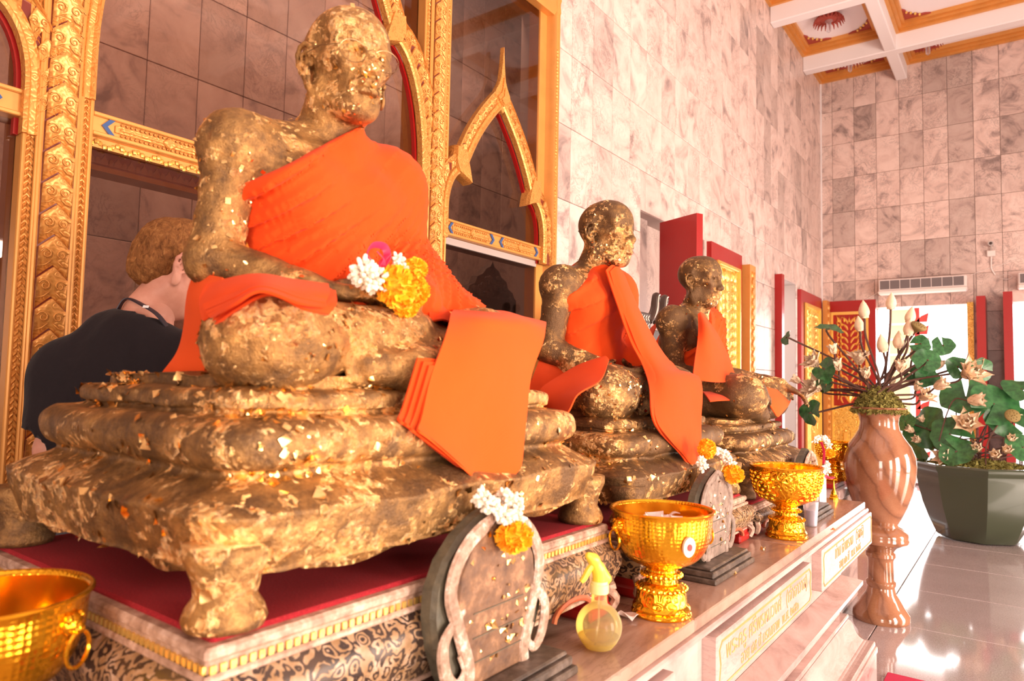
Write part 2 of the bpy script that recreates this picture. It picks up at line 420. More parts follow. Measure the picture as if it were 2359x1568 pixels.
def worn(name, a, b, c, sc=30, rough=.55):
    t = NT(name); v = t.coord('Object'); col = t.ramp(t.noise(v, sc, 6, .65), [(.3, a), (.52, b), (.72, c)])
    return t.done(t.bsdf(base=col, rough=rough, normal=t.bump(t.noise(v, sc*2.5, 4), .4, .004)))
M['worn_rail'] = worn('worn_rail', (.22,.12,.08), (.46,.29,.21), (.72,.52,.42), 45)
M['plaque_wood'] = leafbronze('plaque_wood', .18, .4, 5.0)
M['plaque_face'] = worn('plaque_face', (.07,.03,.014), (.17,.08,.036), (.42,.22,.11), 26)
M['plaque_edge'] = worn('plaque_edge', (.18,.10,.06), (.38,.24,.17), (.72,.60,.54), 55)
M['plaque_back'] = worn('plaque_back', (.05,.045,.03), (.10,.085,.055), (.16,.13,.08), 30)
M['plinth_dark'] = worn('plinth_dark', (.035,.025,.02), (.085,.06,.045), (.20,.15,.12), 30, .4)
def felt():
    t = NT('red_felt'); v = t.coord('Object'); n = t.noise(v, 350, 3, .8)
    c = t.ramp(n, [(.3, (.20,.003,.008)), (.6, (.38,.006,.016)), (.78, (.62,.12,.08))])
    return t.done(t.bsdf(base=c, rough=.95, normal=t.bump(n, .5, .003)))
M['red_felt'] = felt()
M['mat_pink'] = plain('mat_pink', (.55,.02,.07), .9)
M['jasmine'] = plain('jasmine', (.93,.84,.70), .6)
def marigold(name, c0, c1):
    t = NT(name); v = t.coord('Object'); return t.done(t.bsdf(base=t.mix(t.noise(v, 90, 3), c0, c1), rough=.7))
M['marigold'] = marigold('marigold', (1.0,.52,.004), (.95,.32,.002))
M['ribbon'] = plain('ribbon', (.72,.03,.10), .35)
M['skin'] = NT('skin')
def skin():
    t = M['skin']; v = t.coord('Object'); n = t.noise(v, 22, 4)
    return t.done(t.bsdf(base=t.ramp(n, [(.3, (.60,.26,.18)), (.7, (.72,.36,.26))]), rough=.5, spec=.35))
M['skin'] = skin()
def hairm():
    t = NT('hair'); v = t.coord('Object', (1,1,.5)); n = t.noise(v, 75, 5, .7, 1.0)
    return t.done(t.bsdf(base=t.ramp(n, [(.3, (.13,.045,.012)), (.55, (.33,.135,.04)), (.75, (.54,.27,.09))]), rough=.65, spec=.2, normal=t.bump(n, .9, .01)))
M['hair'] = hairm()
def shirtm():
    t = NT('black_shirt'); v = t.coord('Object'); return t.done(t.bsdf(base=(.014,.010,.012), rough=.8, sheen=.08, spec=.15, normal=t.bump(t.noise(v, 14, 3), .3, .015)))
M['black_shirt'] = shirtm()
M['trousers'] = plain('trousers', (.05,.05,.06), .85)
M['shoe'] = plain('shoe', (.03,.03,.03), .5)
M['lanyard'] = plain('lanyard', (.018,.016,.03), .45)
M['white_print'] = plain('white_print', (.8,.8,.8), .6)
M['white_plastic'] = plain('white_plastic', (.80,.70,.66), .4)
M['grey_grille'] = plain('grey_grille', (.15,.12,.12), .5)
M['wire'] = plain('wire', (.30,.19,.10), .35, 1.0)
M['steel'] = plain('steel', (.6,.58,.56), .25, 1.0)
M['yellow_plastic'] = plain('yellow_plastic', (.86,.62,.06), .35, sss=.0)
M['pale_yellow'] = plain('pale_yellow', (.90,.78,.30), .4)
def clearp(name, col, rough=.04, fac=.82):
    t = NT(name); tr = t.n('BsdfTransparent', {'Color': col}).outputs[0]; gl = t.bsdf(base=tuple(col), rough=rough, spec=.6)
    fr = t.n('Fresnel', {'IOR': 1.4}).outputs[0]
    return t.done(t.n('MixShader', {'Fac': t.math('ADD', t.math('MULTIPLY', fr, .8), 1-fac, True), 1: tr, 2: gl}).outputs[0])
M['yellow_clear'] = clearp('yellow_clear', (.93,.84,.50), fac=.90)
M['yellow_water'] = clearp('yellow_water', (.88,.74,.26), fac=.82)
M['clear'] = clearp('clear', (.93,.90,.92), fac=.86)
M['purple_drink'] = clearp('purple_drink', (.45,.34,.48), fac=.5)
M['letter_orange'] = plain('letter_orange', (.83,.30,.11), .5)
M['letter_red'] = plain('letter_red', (.60,.05,.05), .5)
M['outside_paving'] = plain('outside_paving', (.8,.76,.72), .8)
M['column_cream'] = plain('column_cream', (.85,.66,.34), .6)
M['plaque_grey'] = worn('plaque_grey', (.10,.065,.045), (.22,.15,.115), (.36,.27,.22), 34)
M['crimson'] = plain('crimson', (.35,.05,.03), .6)
# ---------------------------------------------------------------- the setting
WX, FY, CZ = -2.5, 11.5, 6.2
def rect_minus(r, holes):
    out = [r]
    for h in holes:
        nxt = []
        for a in out:
            x0, y0, x1, y1 = a; hx0, hy0, hx1, hy1 = h
            if hx0 >= x1 or hx1 <= x0 or hy0 >= y1 or hy1 <= y0: nxt.append(a); continue
            if hx0 > x0: nxt.append((x0, y0, hx0, y1))
            if hx1 < x1: nxt.append((hx1, y0, x1, y1))
            cx0, cx1 = max(x0, hx0), min(x1, hx1)
            if hy0 > y0: nxt.append((cx0, y0, cx1, hy0))
            if hy1 < y1: nxt.append((cx0, hy1, cx1, y1))
        out = nxt
    return out
_TM = {}
def tile_mesh(axis, w_, h_, t, mat, bev=.003):
    k = (axis, round(w_, 3), round(h_, 3), mat.name)
    if k not in _TM:
        b = B()
        if axis == 'x': b.box(-t/2, -w_/2, -h_/2, t/2, w_/2, h_/2, 0, bev)
        elif axis == 'y': b.box(-w_/2, -t/2, -h_/2, w_/2, t/2, h_/2, 0, bev)
        else: b.box(-w_/2, -h_/2, -t/2, w_/2, h_/2, t/2, 0, bev)
        _TM[k] = raw_mesh('tile', b.V, b.F, mat, None, False)
    return _TM[k]
def tiles(parent, axis, lev, us, vs, holes, mat, t=.02, gap=.004):
    o0 = wloc(parent)
    for i in range(len(us)-1):
        for j in range(len(vs)-1):
            for x0, y0, x1, y1 in rect_minus((us[i], vs[j], us[i+1], vs[j+1]), holes):
                if x1-x0 < .03 or y1-y0 < .03: continue
                me = tile_mesh(axis, x1-x0-gap, y1-y0-gap, t, mat); cx, cy = (x0+x1)/2, (y0+y1)/2
                L = Vector((lev, cx, cy)) if axis == 'x' else Vector((cx, lev, cy)) if axis == 'y' else Vector((cx, cy, lev))
                link('tile', me, parent, L-o0)
def steps(a, b, d):
    n = max(1, round((b-a)/d)); return [a+(b-a)*i/n for i in range(n+1)]

# floor
b = B(); b.box(-4.2, -5.2, -.14, 4.9, 11.62, -.014); floor = struct('floor', b, M['floor_joint'])
b = B(); b.box(-12, 11.62, -.3, 12, 30, -.06); struct('floor_outside', b, M['outside_paving'])
tiles(floor, 'z', -.01, steps(-2.5, 4.7, .9), steps(-.6, 11.6, .9), [], M['granite'], .02, .004)
# left wall with the two doorways and the glazed partition in it
D1 = (5.12, 0, 6.55, 2.79); D2 = (8.95, 0, 10.02, 2.79); PART = (-1.3, 0, 3.82, 3.94)
HL = [D1, D2, PART]
b = B()
for y0, z0, y1, z1 in rect_minus((-5.2, -.1, FY+.1, CZ+.3), HL): b.box(WX-.30, y0, z0, WX-.021, y1, z1)
wl = struct('wall_left', b, M['wall_joint'])
tiles(wl, 'x', WX-.01, [3.82]+steps(4.02, FY, .2992), steps(.0, CZ+.05, .535), HL, M['wall_marble'])
b = B()   # recess beside the first doorway, and an added unseen panel blocking light behind
b.box(WX-.33, 5.12, 0, WX-.12, 5.50, 2.79); b.box(WX-.33, 5.5, 0, WX-.20, 6.55, 2.79)
struct('wall_left_recess_blocker', b, M['wall_marble'])
# far wall: three openings
O2 = (-1.757, 0, -.52, 2.58); O3 = (-.13, 0, 1.15, 2.58); HF = [O2, O3]
b = B()
for x0, z0, x1, z1 in rect_minus((WX-.4, -.1, 5.0, CZ+.3), HF): b.box(x0, FY+.021, z0, x1, FY+.30, z1)
wf = struct('wall_far', b, M['wall_joint'])
tiles(wf, 'y', FY+.01, [WX, -2.33]+steps(-2.02, 1.66, .307), [0]+steps(.30, CZ+.05, .536), HF, M['wall_marble'])
# walls behind the camera: seen only in reflections, with doorways to the daylight
def brickwall():
    t = NT('wall_marble_plain'); v = t.coord('Object')
    c = t.ramp(t.noise(v, 3, 6, .6, 1.5), [(.3, (.40,.31,.30)), (.5, (.62,.49,.45)), (.7, (.72,.58,.54))]); return t.done(t.bsdf(base=c, rough=.3))
M['wall_plain'] = brickwall()
HR = [(-2.0, 0, -.4, 2.9), (1.4, 0, 3.0, 2.9), (5.4, 0, 7.0, 2.9)]
b = B()
for y0, z0, y1, z1 in rect_minus((-5.2, -.1, FY+.3, CZ+.3), HR): b.box(4.9, y0, z0, 5.1, y1, z1)
struct('wall_right', b, M['wall_plain'])
b = B()
for x0, z0, x1, z1 in rect_minus((-4.2, -.1, 5.1, CZ+.3), [(.6, 0, 2.2, 2.9)]): b.box(x0, -5.2, z0, x1, -5.0, z1)
struct('wall_back', b, M['wall_plain'])
# room behind the glass
b = B(); b.box(-4.15, -1.6, -.1, -4.02, 6.5, 5.8); wb = struct('wall_behind_glass', b, M['wall_joint'])
tiles(wb, 'x', -4.01, steps(-.6, 6.4, .3), steps(.5, 5.8, .535), [], M['wall_marble'])
b = B(); b.box(-4.0, 6.4, -.1, WX-.34, 6.5, 5.7); b.box(-4.0, -1.6, -.1, WX-.3, -1.5, 5.7)
struct('wall_glass_end', b, M['wall_marble'])
b = B(); b.box(-4.1, -1.6, 5.7, WX-.3, 6.5, 5.8)
struct('ceiling_behind_glass', b, M['ceiling_panel'])
# ceiling: coffers, beams, gold mouldings
b = B(); b.box(WX-.3, -5.2, CZ+.12, 5.1, FY+.3, CZ+.25); ceil = struct('ceiling', b, M['ceiling_panel'])
BY = [10.39-1.64*i for i in range(9)]
for y in BY:
    b = B(); b.box(WX, y, 5.98, 4.9, y+.17, CZ+.13, 0, .012); part('beam', b, M['white_paint'], ceil, False)
for x in (-1.44, 1.55, 3.2):
    b = B(); b.box(x, -5, 5.985, x+.15, FY, CZ+.13, 0, .012); part('beam', b, M['white_paint'], ceil, False)
YS = [FY]+[y for y in BY]; XS = [(WX, -1.44), (-1.29, 1.55)]
def frame_bars(b, x0, y0, x1, y1, z, wd, hh, m=0):
    for k in range(3):
        o = wd*k/3; h2 = hh*(1-.3*k); ww = wd/3-.0005
        b.box(x0+o, y0+o, z-h2, x0+o+ww, y1-o, z, m); b.box(x1-o-ww, y0+o, z-h2, x1-o, y1-o, z, m)
        b.box(x0+o+ww, y0+o, z-h2, x1-o-ww, y0+o+ww, z, m); b.box(x0+o+ww, y1-o-ww, z-h2, x1-o-ww, y1-o, z, m)
for i in range(5):
    y1 = YS[i]; y0 = YS[i+1]+.17
    for x0, x1 in XS:
        b = B(); frame_bars(b, x0, y0, x1, y1, CZ+.12, .12, .13); part('coffer_moulding', b, M['gold_plain'], ceil, False)
        if i > 2: continue
        for sx, cx in ((1, x0+.12), (-1, x1-.12)):
            for sy, cy in ((1, y0+.12), (-1, y1-.12)):
                b = B(); poly = [(0,0), (.30,0), (.24,.035), (.17,.04), (.15,.08), (.09,.09), (.08,.15), (.04,.17), (.035,.24), (0,.30)]
                if sx*sy < 0: poly = poly[::-1]
                b.prism(poly, lambda u, v, d: (cx+sx*u, cy+sy*v, CZ+.12-d), 0, .02)
                for q in range(4): b.ball((cx+sx*(.04+.045*q), cy+sy*(.20-.05*q if q < 4 else .03), CZ+.10), .018, 6, 4, 1)
                part('corner_fret', b, [M['crimson'], M['gold_relief']], ceil, False)
def ceiling_rose(x, y, s, label):
    e = empty('ceiling_lamp', (x, y, CZ+.12), label, 'lamp', 'ceiling lamps in the coffers')
    b = B(); b.lathe([(.02, -.02), (.17*s, -.02), (.19*s, -.035), (.15*s, -.06), (.08*s, -.075), (.02, -.08)], (x, y, CZ+.12), 24); part('rose', b, M['crimson'], e)
    b = B()
    for k in range(22):
        a = 2*PI*k/22; c_, s_ = math.cos(a), math.sin(a)
        b.tube([(x+.13*s*c_, y+.13*s*s_, CZ+.06), (x+.21*s*c_, y+.21*s*s_, CZ+.055), (x+.235*s*c_, y+.235*s*s_, CZ+.0)], [.016, .013, .004], 5)
    part('spike', b, M['crimson'], e, kind='stuff')
    b = B(); b.lathe([(.005, -.24), (.028, -.22), (.03, -.1), (.05, -.08), (.0505, -.07)], (x, y, CZ+.12), 12); part('glass_shade', b, M['clear'], e)
ceiling_rose(-1.98, 9.62, .82, 'red spiked ceiling lamp in the nearest whole coffer beside the left wall')
ceiling_rose(-1.98, 11.03, .8, 'red spiked ceiling lamp in the corner coffer above the far left doors')
ceiling_rose(-.98, 11.05, .8, 'red spiked ceiling lamp right of the white beam by the far wall')
b = B(); b.box(WX, FY-.02, 0, WX+.02, FY, CZ+.1); struct('trim_1', b, M['white_paint'])

# ---------------------------------------------------------------- gold glazed partition in the left wall
GX = WX+.05                                     # front of the carving
gp = empty('glass_partition', (WX, 1.25, 0), 'carved gold partition with pointed arches and tinted glass behind the statues', 'partition')
def sweep(b, path, prof, X0=WX, m=0, cap=True):
    """profile (offset along the left normal, height off the wall) swept along a path in the wall plane"""
    pth = np.array(path, float); n = len(pth); k = len(prof); V = []; F = []
    for i in range(n):
        a = pth[max(i-1, 0)]; c = pth[min(i+1, n-1)]; t = c-a; t /= np.linalg.norm(t)+1e-9; nn = np.array([-t[1], t[0]])
        for o, h in prof: q = pth[i]+nn*o; V.append((X0+h, q[0], q[1]))
    for i in range(n-1):
        for j in range(k-1): F.append((i*k+j, (i+1)*k+j, (i+1)*k+j+1, i*k+j+1))
    if cap: F.append(tuple(range(k))); F.append(tuple((n-1)*k+j for j in range(k))[::-1])
    b.add(V, F, m)
def ogee(u, a): return a*(.55*(1-abs(u))**1.7+.45*(1-u*u))
def leaf_tile(w_, pitch, a, name):
    """one carved leaf: pointed top, notched foot, raised rim and two scrolls; lies in the Y-Z plane"""
    us = np.linspace(-1, 1, 9); g = .0065; poly = [(u*w_/2, ogee(u, a)) for u in us]+[(u*w_/2, pitch-g+ogee(u, a)) for u in us[::-1]]
    b = B(); nb = len(us)
    V = []; F = []
    for i, u in enumerate(us):
        rise = .010+.006*(1-abs(u))
        for v, h in ((0, 0), (.02, rise*.55), (.85, rise), (1, rise+.003), (1, 0)):
            z = ogee(u, a)+(pitch-g)*v; V.append((h, u*w_/2, z))
    for i in range(nb-1):
        for j in range(4): F.append((i*5+j, (i+1)*5+j, (i+1)*5+j+1, i*5+j+1))
    F.append(tuple(range(5))[::-1]); F.append(tuple((nb-1)*5+j for j in range(5)))
    b.add(V, F)
    for s_ in (-1, 1):
        cy, cz = s_*w_*.25, pitch*.52+a*.55; pts = []
        for k in range(15):
            an = .3+k*.62; r = w_*.20*(1-k/17.0); pts.append((.0145, cy+s_*r*math.cos(an), cz+r*math.sin(an)*1.05))
        b.tube(pts, [w_*.030*(1-.4*k/15) for k in range(15)], 4)
        b.tube([(.013, s_*w_*.08, pitch*.20+a*.9), (.014, s_*w_*.26, pitch*.18+a*.55), (.012, s_*w_*.45, pitch*.30+a*.1)], [w_*.02, w_*.032, w_*.01], 4)
    return raw_mesh(name, b.V, b.F, M['gold_carved'], None, True)
LT = leaf_tile(.086, .100, .040, 'leaf_tile'); LT2 = leaf_tile(.066, .078, .034, 'leaf_tile')
def put_tile(me, y, z, ang=0.0, X=WX+.030, parent=gp, flip=1):
    o = link('leaf_tile', me, parent, Vector((X, y, z))-wloc(parent)); o.rotation_euler = (ang, 0, 0); return o
def chevrons(b, y, z0, z1, w_, X, pitch=.021):
    n = int((z1-z0)/pitch)
    for k in range(n):
        z = z0+k*pitch
        for s_ in (-1, 1):
            b.add([(X, y, z), (X, y, z+pitch*.8), (X, y+s_*w_/2, z-.012), (X, y+s_*w_/2, z-.012+pitch*.8), (X+.008, y+s_*w_*.06, z+pitch*.4), (X+.006, y+s_*w_*.46, z-.012+pitch*.4)],
                  [(0, 4, 5, 2), (4, 1, 3, 5), (0, 1, 4), (2, 5, 3)])
def post(y0, y1, z1, ztile, narrow=False):
    p = bpy.data.objects.new('post', None); COL.objects.link(p); p.parent = gp; p.location = Vector((WX, (y0+y1)/2, 0))-wloc(gp)
    wd = y1-y0; ym = (y0+y1)/2
    b = B(); b.box(WX-.14, y0, 0, WX+.012, y1, z1)
    part('core', b, M['gold_plain'], p, False)
    b = B(); b.box(WX+.012, ym-.052, 0, WX+.030, ym+.052, z1); part('red_ground', b, M['gap_red'], p, False)
    b = B()
    for s_ in (-1, 1):
        for o, r in ((.052, .008), (.061, .006), (wd/2-.006, .007)):
            b.tube([(WX+.026 if o < .07 else WX+.016, ym+s_*o, 0), (WX+.026 if o < .07 else WX+.016, ym+s_*o, z1)], r, 8)
    part('bead', b, M['gold_plain'], p)
    b = B()
    for s_ in (-1, 1):
        c = (.064+wd/2-.010)/2; b.box(WX+.010, ym+s_*c-(wd/2-.075)/2, 0, WX+.016, ym+s_*c+(wd/2-.075)/2, z1)
        chevrons(b, ym+s_*c, .5, min(z1, 3.8), wd/2-.078, WX+.016)
    part('chevron_moulding', b, M['gold_carved'], p, False, kind='stuff')
    z = .55; 
    while z < ztile: put_tile(LT, ym, z, 0, WX+.029, p); z += .100
    return p
post(.776, .975, 3.84, 3.7); post(2.53, 2.735, 3.84, 3.7)
# right-hand jamb and the top rail
b = B(); sweep(b, [(3.815, 0), (3.815, 3.94)], [(0, -.12), (0, .030), (.010, .036), (.018, .026), (.044, .026), (.050, .036), (.058, .024), (.062, .0), (.075, -.03), (.150, -.032), (.150, -.12)])
part('jamb', b, M['gold_plain'], gp)
b = B(); chevrons(b, 3.784, .6, 3.6, .024, WX+.026, .024); part('jamb_moulding', b, M['gold_carved'], gp, False, kind='stuff')
b = B(); sweep(b, [(-1.3, 3.82), (3.815, 3.82)], [(0, -.12), (0, .02), (.03, .035), (.09, .03), (.12, .04), (.12, -.12)]); part('top_rail', b, M['gold_plain'], gp)
# arches
def half_arch(y0, s_, zs, zc, a, ym, zt):
    foil = [(y0+s_*a*(1-math.cos(t)), zs+(zc-zs)*math.sin(t)) for t in np.linspace(0, PI/2*.93, 11)]
    c0 = np.array([y0+s_*a, zc]); c1 = np.array([ym, zt]); d = c1-c0; nn = np.array([-d[1], d[0]])/np.linalg.norm(d)*s_
    limb = [tuple(c0+d*t+nn*.05*math.sin(PI*t)*np.linalg.norm(d)) for t in np.linspace(0, 1, 13)]
    return foil, limb
def along(path, d0, pitch):
    pth = np.array(path, float); seg = np.linalg.norm(np.diff(pth, axis=0), axis=1); cum = np.concatenate([[0], np.cumsum(seg)]); out = []
    d = d0
    while d < cum[-1]:
        i = min(np.searchsorted(cum, d, side='right')-1, len(seg)-1); f = (d-cum[i])/seg[i]; q = pth[i]*(1-f)+pth[i+1]*f; t = (pth[i+1]-pth[i])/seg[i]; out.append((q, t)); d += pitch
    return out
def arch(y0, y1, zs, zc, a, zt, bw, tip):
    e = bpy.data.objects.new('arch', None); COL.objects.link(e); e.parent = gp; ym = (y0+y1)/2; e.location = Vector((WX, ym, zs))-wloc(gp)
    for s_, yy in ((1, y0), (-1, y1)):
        foil, limb = half_arch(yy, s_, zs, zc, a, ym, zt)
        for path, nm in (([(yy, zs-.16)]+foil, 'foil'), (limb, 'limb')):
            pr = [(0, -.004), (0, .030), (.010, .036), (.018, .026), (.034, .026), (.040, .033), (.046, .014), (bw-.012, .014), (bw-.006, .034), (bw, .030), (bw, -.004)]
            pr = [(o*s_, h) for o, h in pr]
            b = B(); sweep(b, path, pr if s_ > 0 else pr, WX+.004); part(nm, b, M['gold_carved'], e, True)
            b = B(); sweep(b, path, [((.046)*s_, .017), ((bw-.012)*s_, .017)], WX+.004, cap=False); part('red_ground', b, M['gap_red'], e, False)
            b = B(); sweep(b, path, [(-.010*s_, -.033), (-.010*s_, -.010), (.004*s_, -.010), (.004*s_, -.033)], WX); part('red_reveal', b, M['red_lacquer'], e, False)
            for q, t in along(path, .05, .078):
                nn = np.array([-t[1], t[0]])*s_; c = q+nn*(bw*.5+.016)
                o = put_tile(LT2, c[0], c[1], math.atan2(-t[0], t[1]), WX+.020, e); o.scale = (1, (bw-.05)/.066, 1)
        q = np.array(limb[0]); b = B()
        b.prism([(q[0]-s_*.09, q[1]+.05), (q[0]-s_*.06, q[1]-.01), (q[0]+s_*.02, q[1]-.035), (q[0]+s_*.055, q[1]-.05), (q[0]+s_*.04, q[1]+.02), (q[0]-.0, q[1]+.13), (q[0]-s_*.08, q[1]+.14)], lambda u, v, d: (WX+d, u, v), -.03, .046, inset=.008)
        part('cusp', b, M['gold_carved'], e, False)
    b = B(); w_ = bw*1.35
    ol = [(-.30, 0), (-.42, .10), (-.40, .2), (-.56, .34), (-.48, .58), (-.30, .84), (-.17, 1.1), (-.10, 1.5), (-.055, 1.9), (-.012, 2.42), (.012, 2.42), (.055, 1.9), (.10, 1.5), (.17, 1.1), (.30, .84), (.48, .58), (.56, .34), (.40, .2), (.42, .10), (.30, 0), (0, -.25)]
    k = (tip-zt)/2.35
    b.prism([(ym+u*w_, zt+v*k) for u, v in ol], lambda u, v, d: (WX+d, u, v), .006, .034, inset=.002)
    for sc, h in ((.7, .044), (.42, .052)): b.prism([(ym+u*w_*sc, zt+.02+v*k*sc*.62) for u, v in ol], lambda u, v, d: (WX+d, u, v), .028, h, inset=.003)
    part('finial', b, M['gold_carved'], e, False)
arch(2.735, 3.65, 2.28, 2.505, .13, 2.99, .105, 3.35)
arch(.972, 2.525, 2.42, 3.04, .235, 3.85, .13, 4.2)
arch(-.14, .770, 2.25, 2.49, .13, 2.99, .105, 3.35)
# transoms with blue glass chevrons
def transom(y0, y1, z0, z1, n):
    e = bpy.data.objects.new('transom', None); COL.objects.link(e); e.parent = gp; e.location = Vector((WX, (y0+y1)/2, z0))-wloc(gp)
    b = B(); b.box(WX-.10, y0, z0, WX+.006, y1, z1)
    for z in (z0, z1-.014): b.box(WX+.006, y0, z, WX+.018, y1, z+.014, 0, .003)
    part('bar', b, M['gold_plain'], e, False)
    zm = (z0+z1)/2; L = (y1-y0)/n; hh = (z1-z0)*.30
    for k in range(n):
        c = y0+L*(k+.5); b = B()
        b.box(WX+.006, c-L*.36, zm-hh*.55, WX+.013, c+L*.36, zm+hh*.55, 0, .002); b.box(WX+.006, c-L*.33, zm-hh*.2, WX+.018, c+L*.33, zm+hh*.2, 0, .002)
        for q in range(int(L*.66/.016)):
            for s_ in (-1, 1): b.ball((WX+.012, c-L*.33+.008+q*.016, zm+s_*hh*.8), .0055, 5, 4)
        b.prism([(c-.03, zm), (c, zm+hh), (c+.03, zm), (c, zm-hh)], lambda u, v, d: (WX+d, u, v), .006, .022, inset=.006)
        part('cartouche', b, M['gold_carved'], e, False)
        for s_ in (-1, 1):
            q = c+s_*L*.42; b = B()
            b.prism([(q-s_*.012, zm+hh*1.1), (q+s_*.012, zm), (q-s_*.012, zm-hh*1.1), (q-s_*.030, zm-hh*1.1), (q-s_*.006, zm), (q-s_*.030, zm+hh*1.1)][::s_], lambda u, v, d: (WX+d, u, v), .006, .014)
            part('chevron', b, M['blue_glass'], e, False, label='dark blue glass chevron')
transom(-.9, .776, 2.142, 2.228, 2); transom(.975, 2.53, 2.150, 2.230, 3); transom(2.735, 3.65, 2.140, 2.230, 2)
# stepped underside of the middle transom: gold relief, red strip with flame buds, gold lip
b = B(); b.box(WX-.14, .975, 2.118, WX-.015, 2.53, 2.150); b.box(WX-.14, .975, 2.048, WX-.045, 2.53, 2.066); part('header', b, M['gold_plain'], gp, False)
b = B()
for k in range(110):
    y = .985+k*.014; b.ball((WX-.012+.004*math.sin(k*2.1), y, 2.130+.008*math.sin(k*1.3)), (.008, .008, .010), 5, 4)
part('header_relief', b, M['gold_relief'], gp, kind='stuff')
b = B(); b.box(WX-.14, .975, 2.066, WX-.055, 2.53, 2.118); part('header_strip', b, M['red_inlay'], gp, False)
b = B()
for k in range(34):
    y = 1.0+k*.045
    for yy, s_ in ((y, 1.0), (y+.0225, .62)):
        b.prism([(yy-.013*s_, 2.074), (yy-.016*s_, 2.085), (yy-.006*s_, 2.097), (yy, 2.074+.036*s_), (yy+.006*s_, 2.097), (yy+.016*s_, 2.085), (yy+.013*s_, 2.074)], lambda u, v, d: (WX-.055+d, u, v), 0, .004)
part('flame_bud', b, plain('bud_pale', (.62,.25,.12), .5), gp, False, kind='stuff')
# glass panes, behind the carving
for y0, y1, z0, z1 in ((-1.3, .776, 0, 3.82), (.975, 2.53, 0, 3.82), (2.735, 3.65, 0, 3.82)):
    b = B(); b.box(WX-.042, y0, z0, WX-.034, y1, z1); part('pane', b, M['tinted_glass'], gp, False)
b = B(); b.box(WX-.12, 2.735, 2.10, WX-.02, 3.65, 2.138); part('glazing_bar', b, plain('grey_bar', (.42,.34,.31), .5), gp, False)
# cabinet behind the right-hand pane with a carved crest
cb = empty('carved_cabinet', (-3.2, 4.0, 0), 'dark wooden cabinet with pointed carved crest behind the tinted glass', 'cabinet')
cy0, cy1, cX = 3.32, 4.0, -2.95
cc = [P(1050, 672, X=-2.95), P(1212, 660, X=-2.95), P(1140, 606, X=-2.95)]
y0, y1, z1 = cc[0][1], cc[1][1], cc[0][2]
b = B(); b.box(cX-.35, y0, 0, cX, y0+.06, z1); b.box(cX-.35, y1-.06, 0, cX, y1, z1); b.box(cX-.35, y0, z1-.10, cX+.01, y1, z1); b.box(cX-.35, y0, 0, cX-.3, y1, z1); b.box(cX-.35, y0, .6, cX, y1, .66)
part('carcass', b, M['dark_wood'], cb, False)
ym, hw, ht = (y0+y1)/2, (y1-y0)*.40, cc[2][2]-z1
b = B(); ol = [(-1, 0), (-.86, .10), (-.80, .25), (-.62, .34), (-.55, .55), (-.36, .66), (-.24, .84), (-.08, .93), (0, 1.08)]
b.prism([(ym+u*hw, z1+v*ht) for u, v in ol]+[(ym-u*hw, z1+v*ht) for u, v in ol[-2::-1]], lambda u, v, d: (cX-.06+d, u, v), 0, .05, inset=.01)
for k in range(26):
    u = random.uniform(-.7, .7); v = random.uniform(.06, .75*(1-abs(u))); b.ball((cX-.005, ym+u*hw, z1+v*ht), (.012, random.uniform(.012, .03), random.uniform(.012, .03)), 6, 4)
part('crest', b, worn('crest_dark', (.05,.03,.025), (.11,.07,.055), (.2,.13,.1), 40), cb)
# bright doorway reflected in the glass, built as a panel in the cabinet
pf = empty('doorway_reflection', (cX-.1, ym-.12, .66), 'bright doorway reflected in the glass, built as a red panel inside the cabinet', 'reflection')
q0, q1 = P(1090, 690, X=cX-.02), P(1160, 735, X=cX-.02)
b = B(); b.box(cX-.03, q0[1], .66, cX-.02, q1[1], q0[2], 0); part('reflected_ground', b, plain('reflected_pale', (.85,.72,.66), .6), pf, False)
b = B(); b.box(cX-.02, q0[1]+.05, .7, cX-.016, q1[1]-.05, q0[2]-.03); part('print', b, plain('reflected_red', (.62,.10,.10), .6), pf, False)  # red of the reflected doorway, put in as a coloured panel
b = B(); b.box(cX-.02, q0[1]+.004, .7, cX-.017, q0[1]+.048, q0[2]-.02); part('reflected_strip', b, worn('reflected_green', (.05,.10,.02), (.3,.4,.1), (.7,.75,.4), 60), pf, False)

# ---------------------------------------------------------------- temple doors
def flame(b, c, L, wd, ang, bend, place, m=0, n=8):
    """one flame-shaped leaf of the relief; place(u, v, d) -> point"""
    top = []; a = ang; p = np.array(c, float); pts = [p.copy()]
    for k in range(n): p = p+np.array([math.sin(a), math.cos(a)])*L/n; a += bend/n; pts.append(p.copy())
    V = []; F = []
    for k, q in enumerate(pts):
        f = k/n; wk = wd*(math.sin(PI*min(1, f*1.1+.12))**.8)*(1-f*.55); t = pts[min(k+1, n)]-pts[max(k-1, 0)]; t /= np.linalg.norm(t)+1e-9; nn = np.array([-t[1], t[0]])
        if k == n: wk = .001
        V += [place(*(q-nn*wk), 0), place(*q, .010+wd*.35), place(*(q+nn*wk), 0)]
    for k in range(n):
        i = k*3; F += [(i, i+3, i+4, i+1), (i+1, i+4, i+5, i+2)]
    b.add(V, F, m)
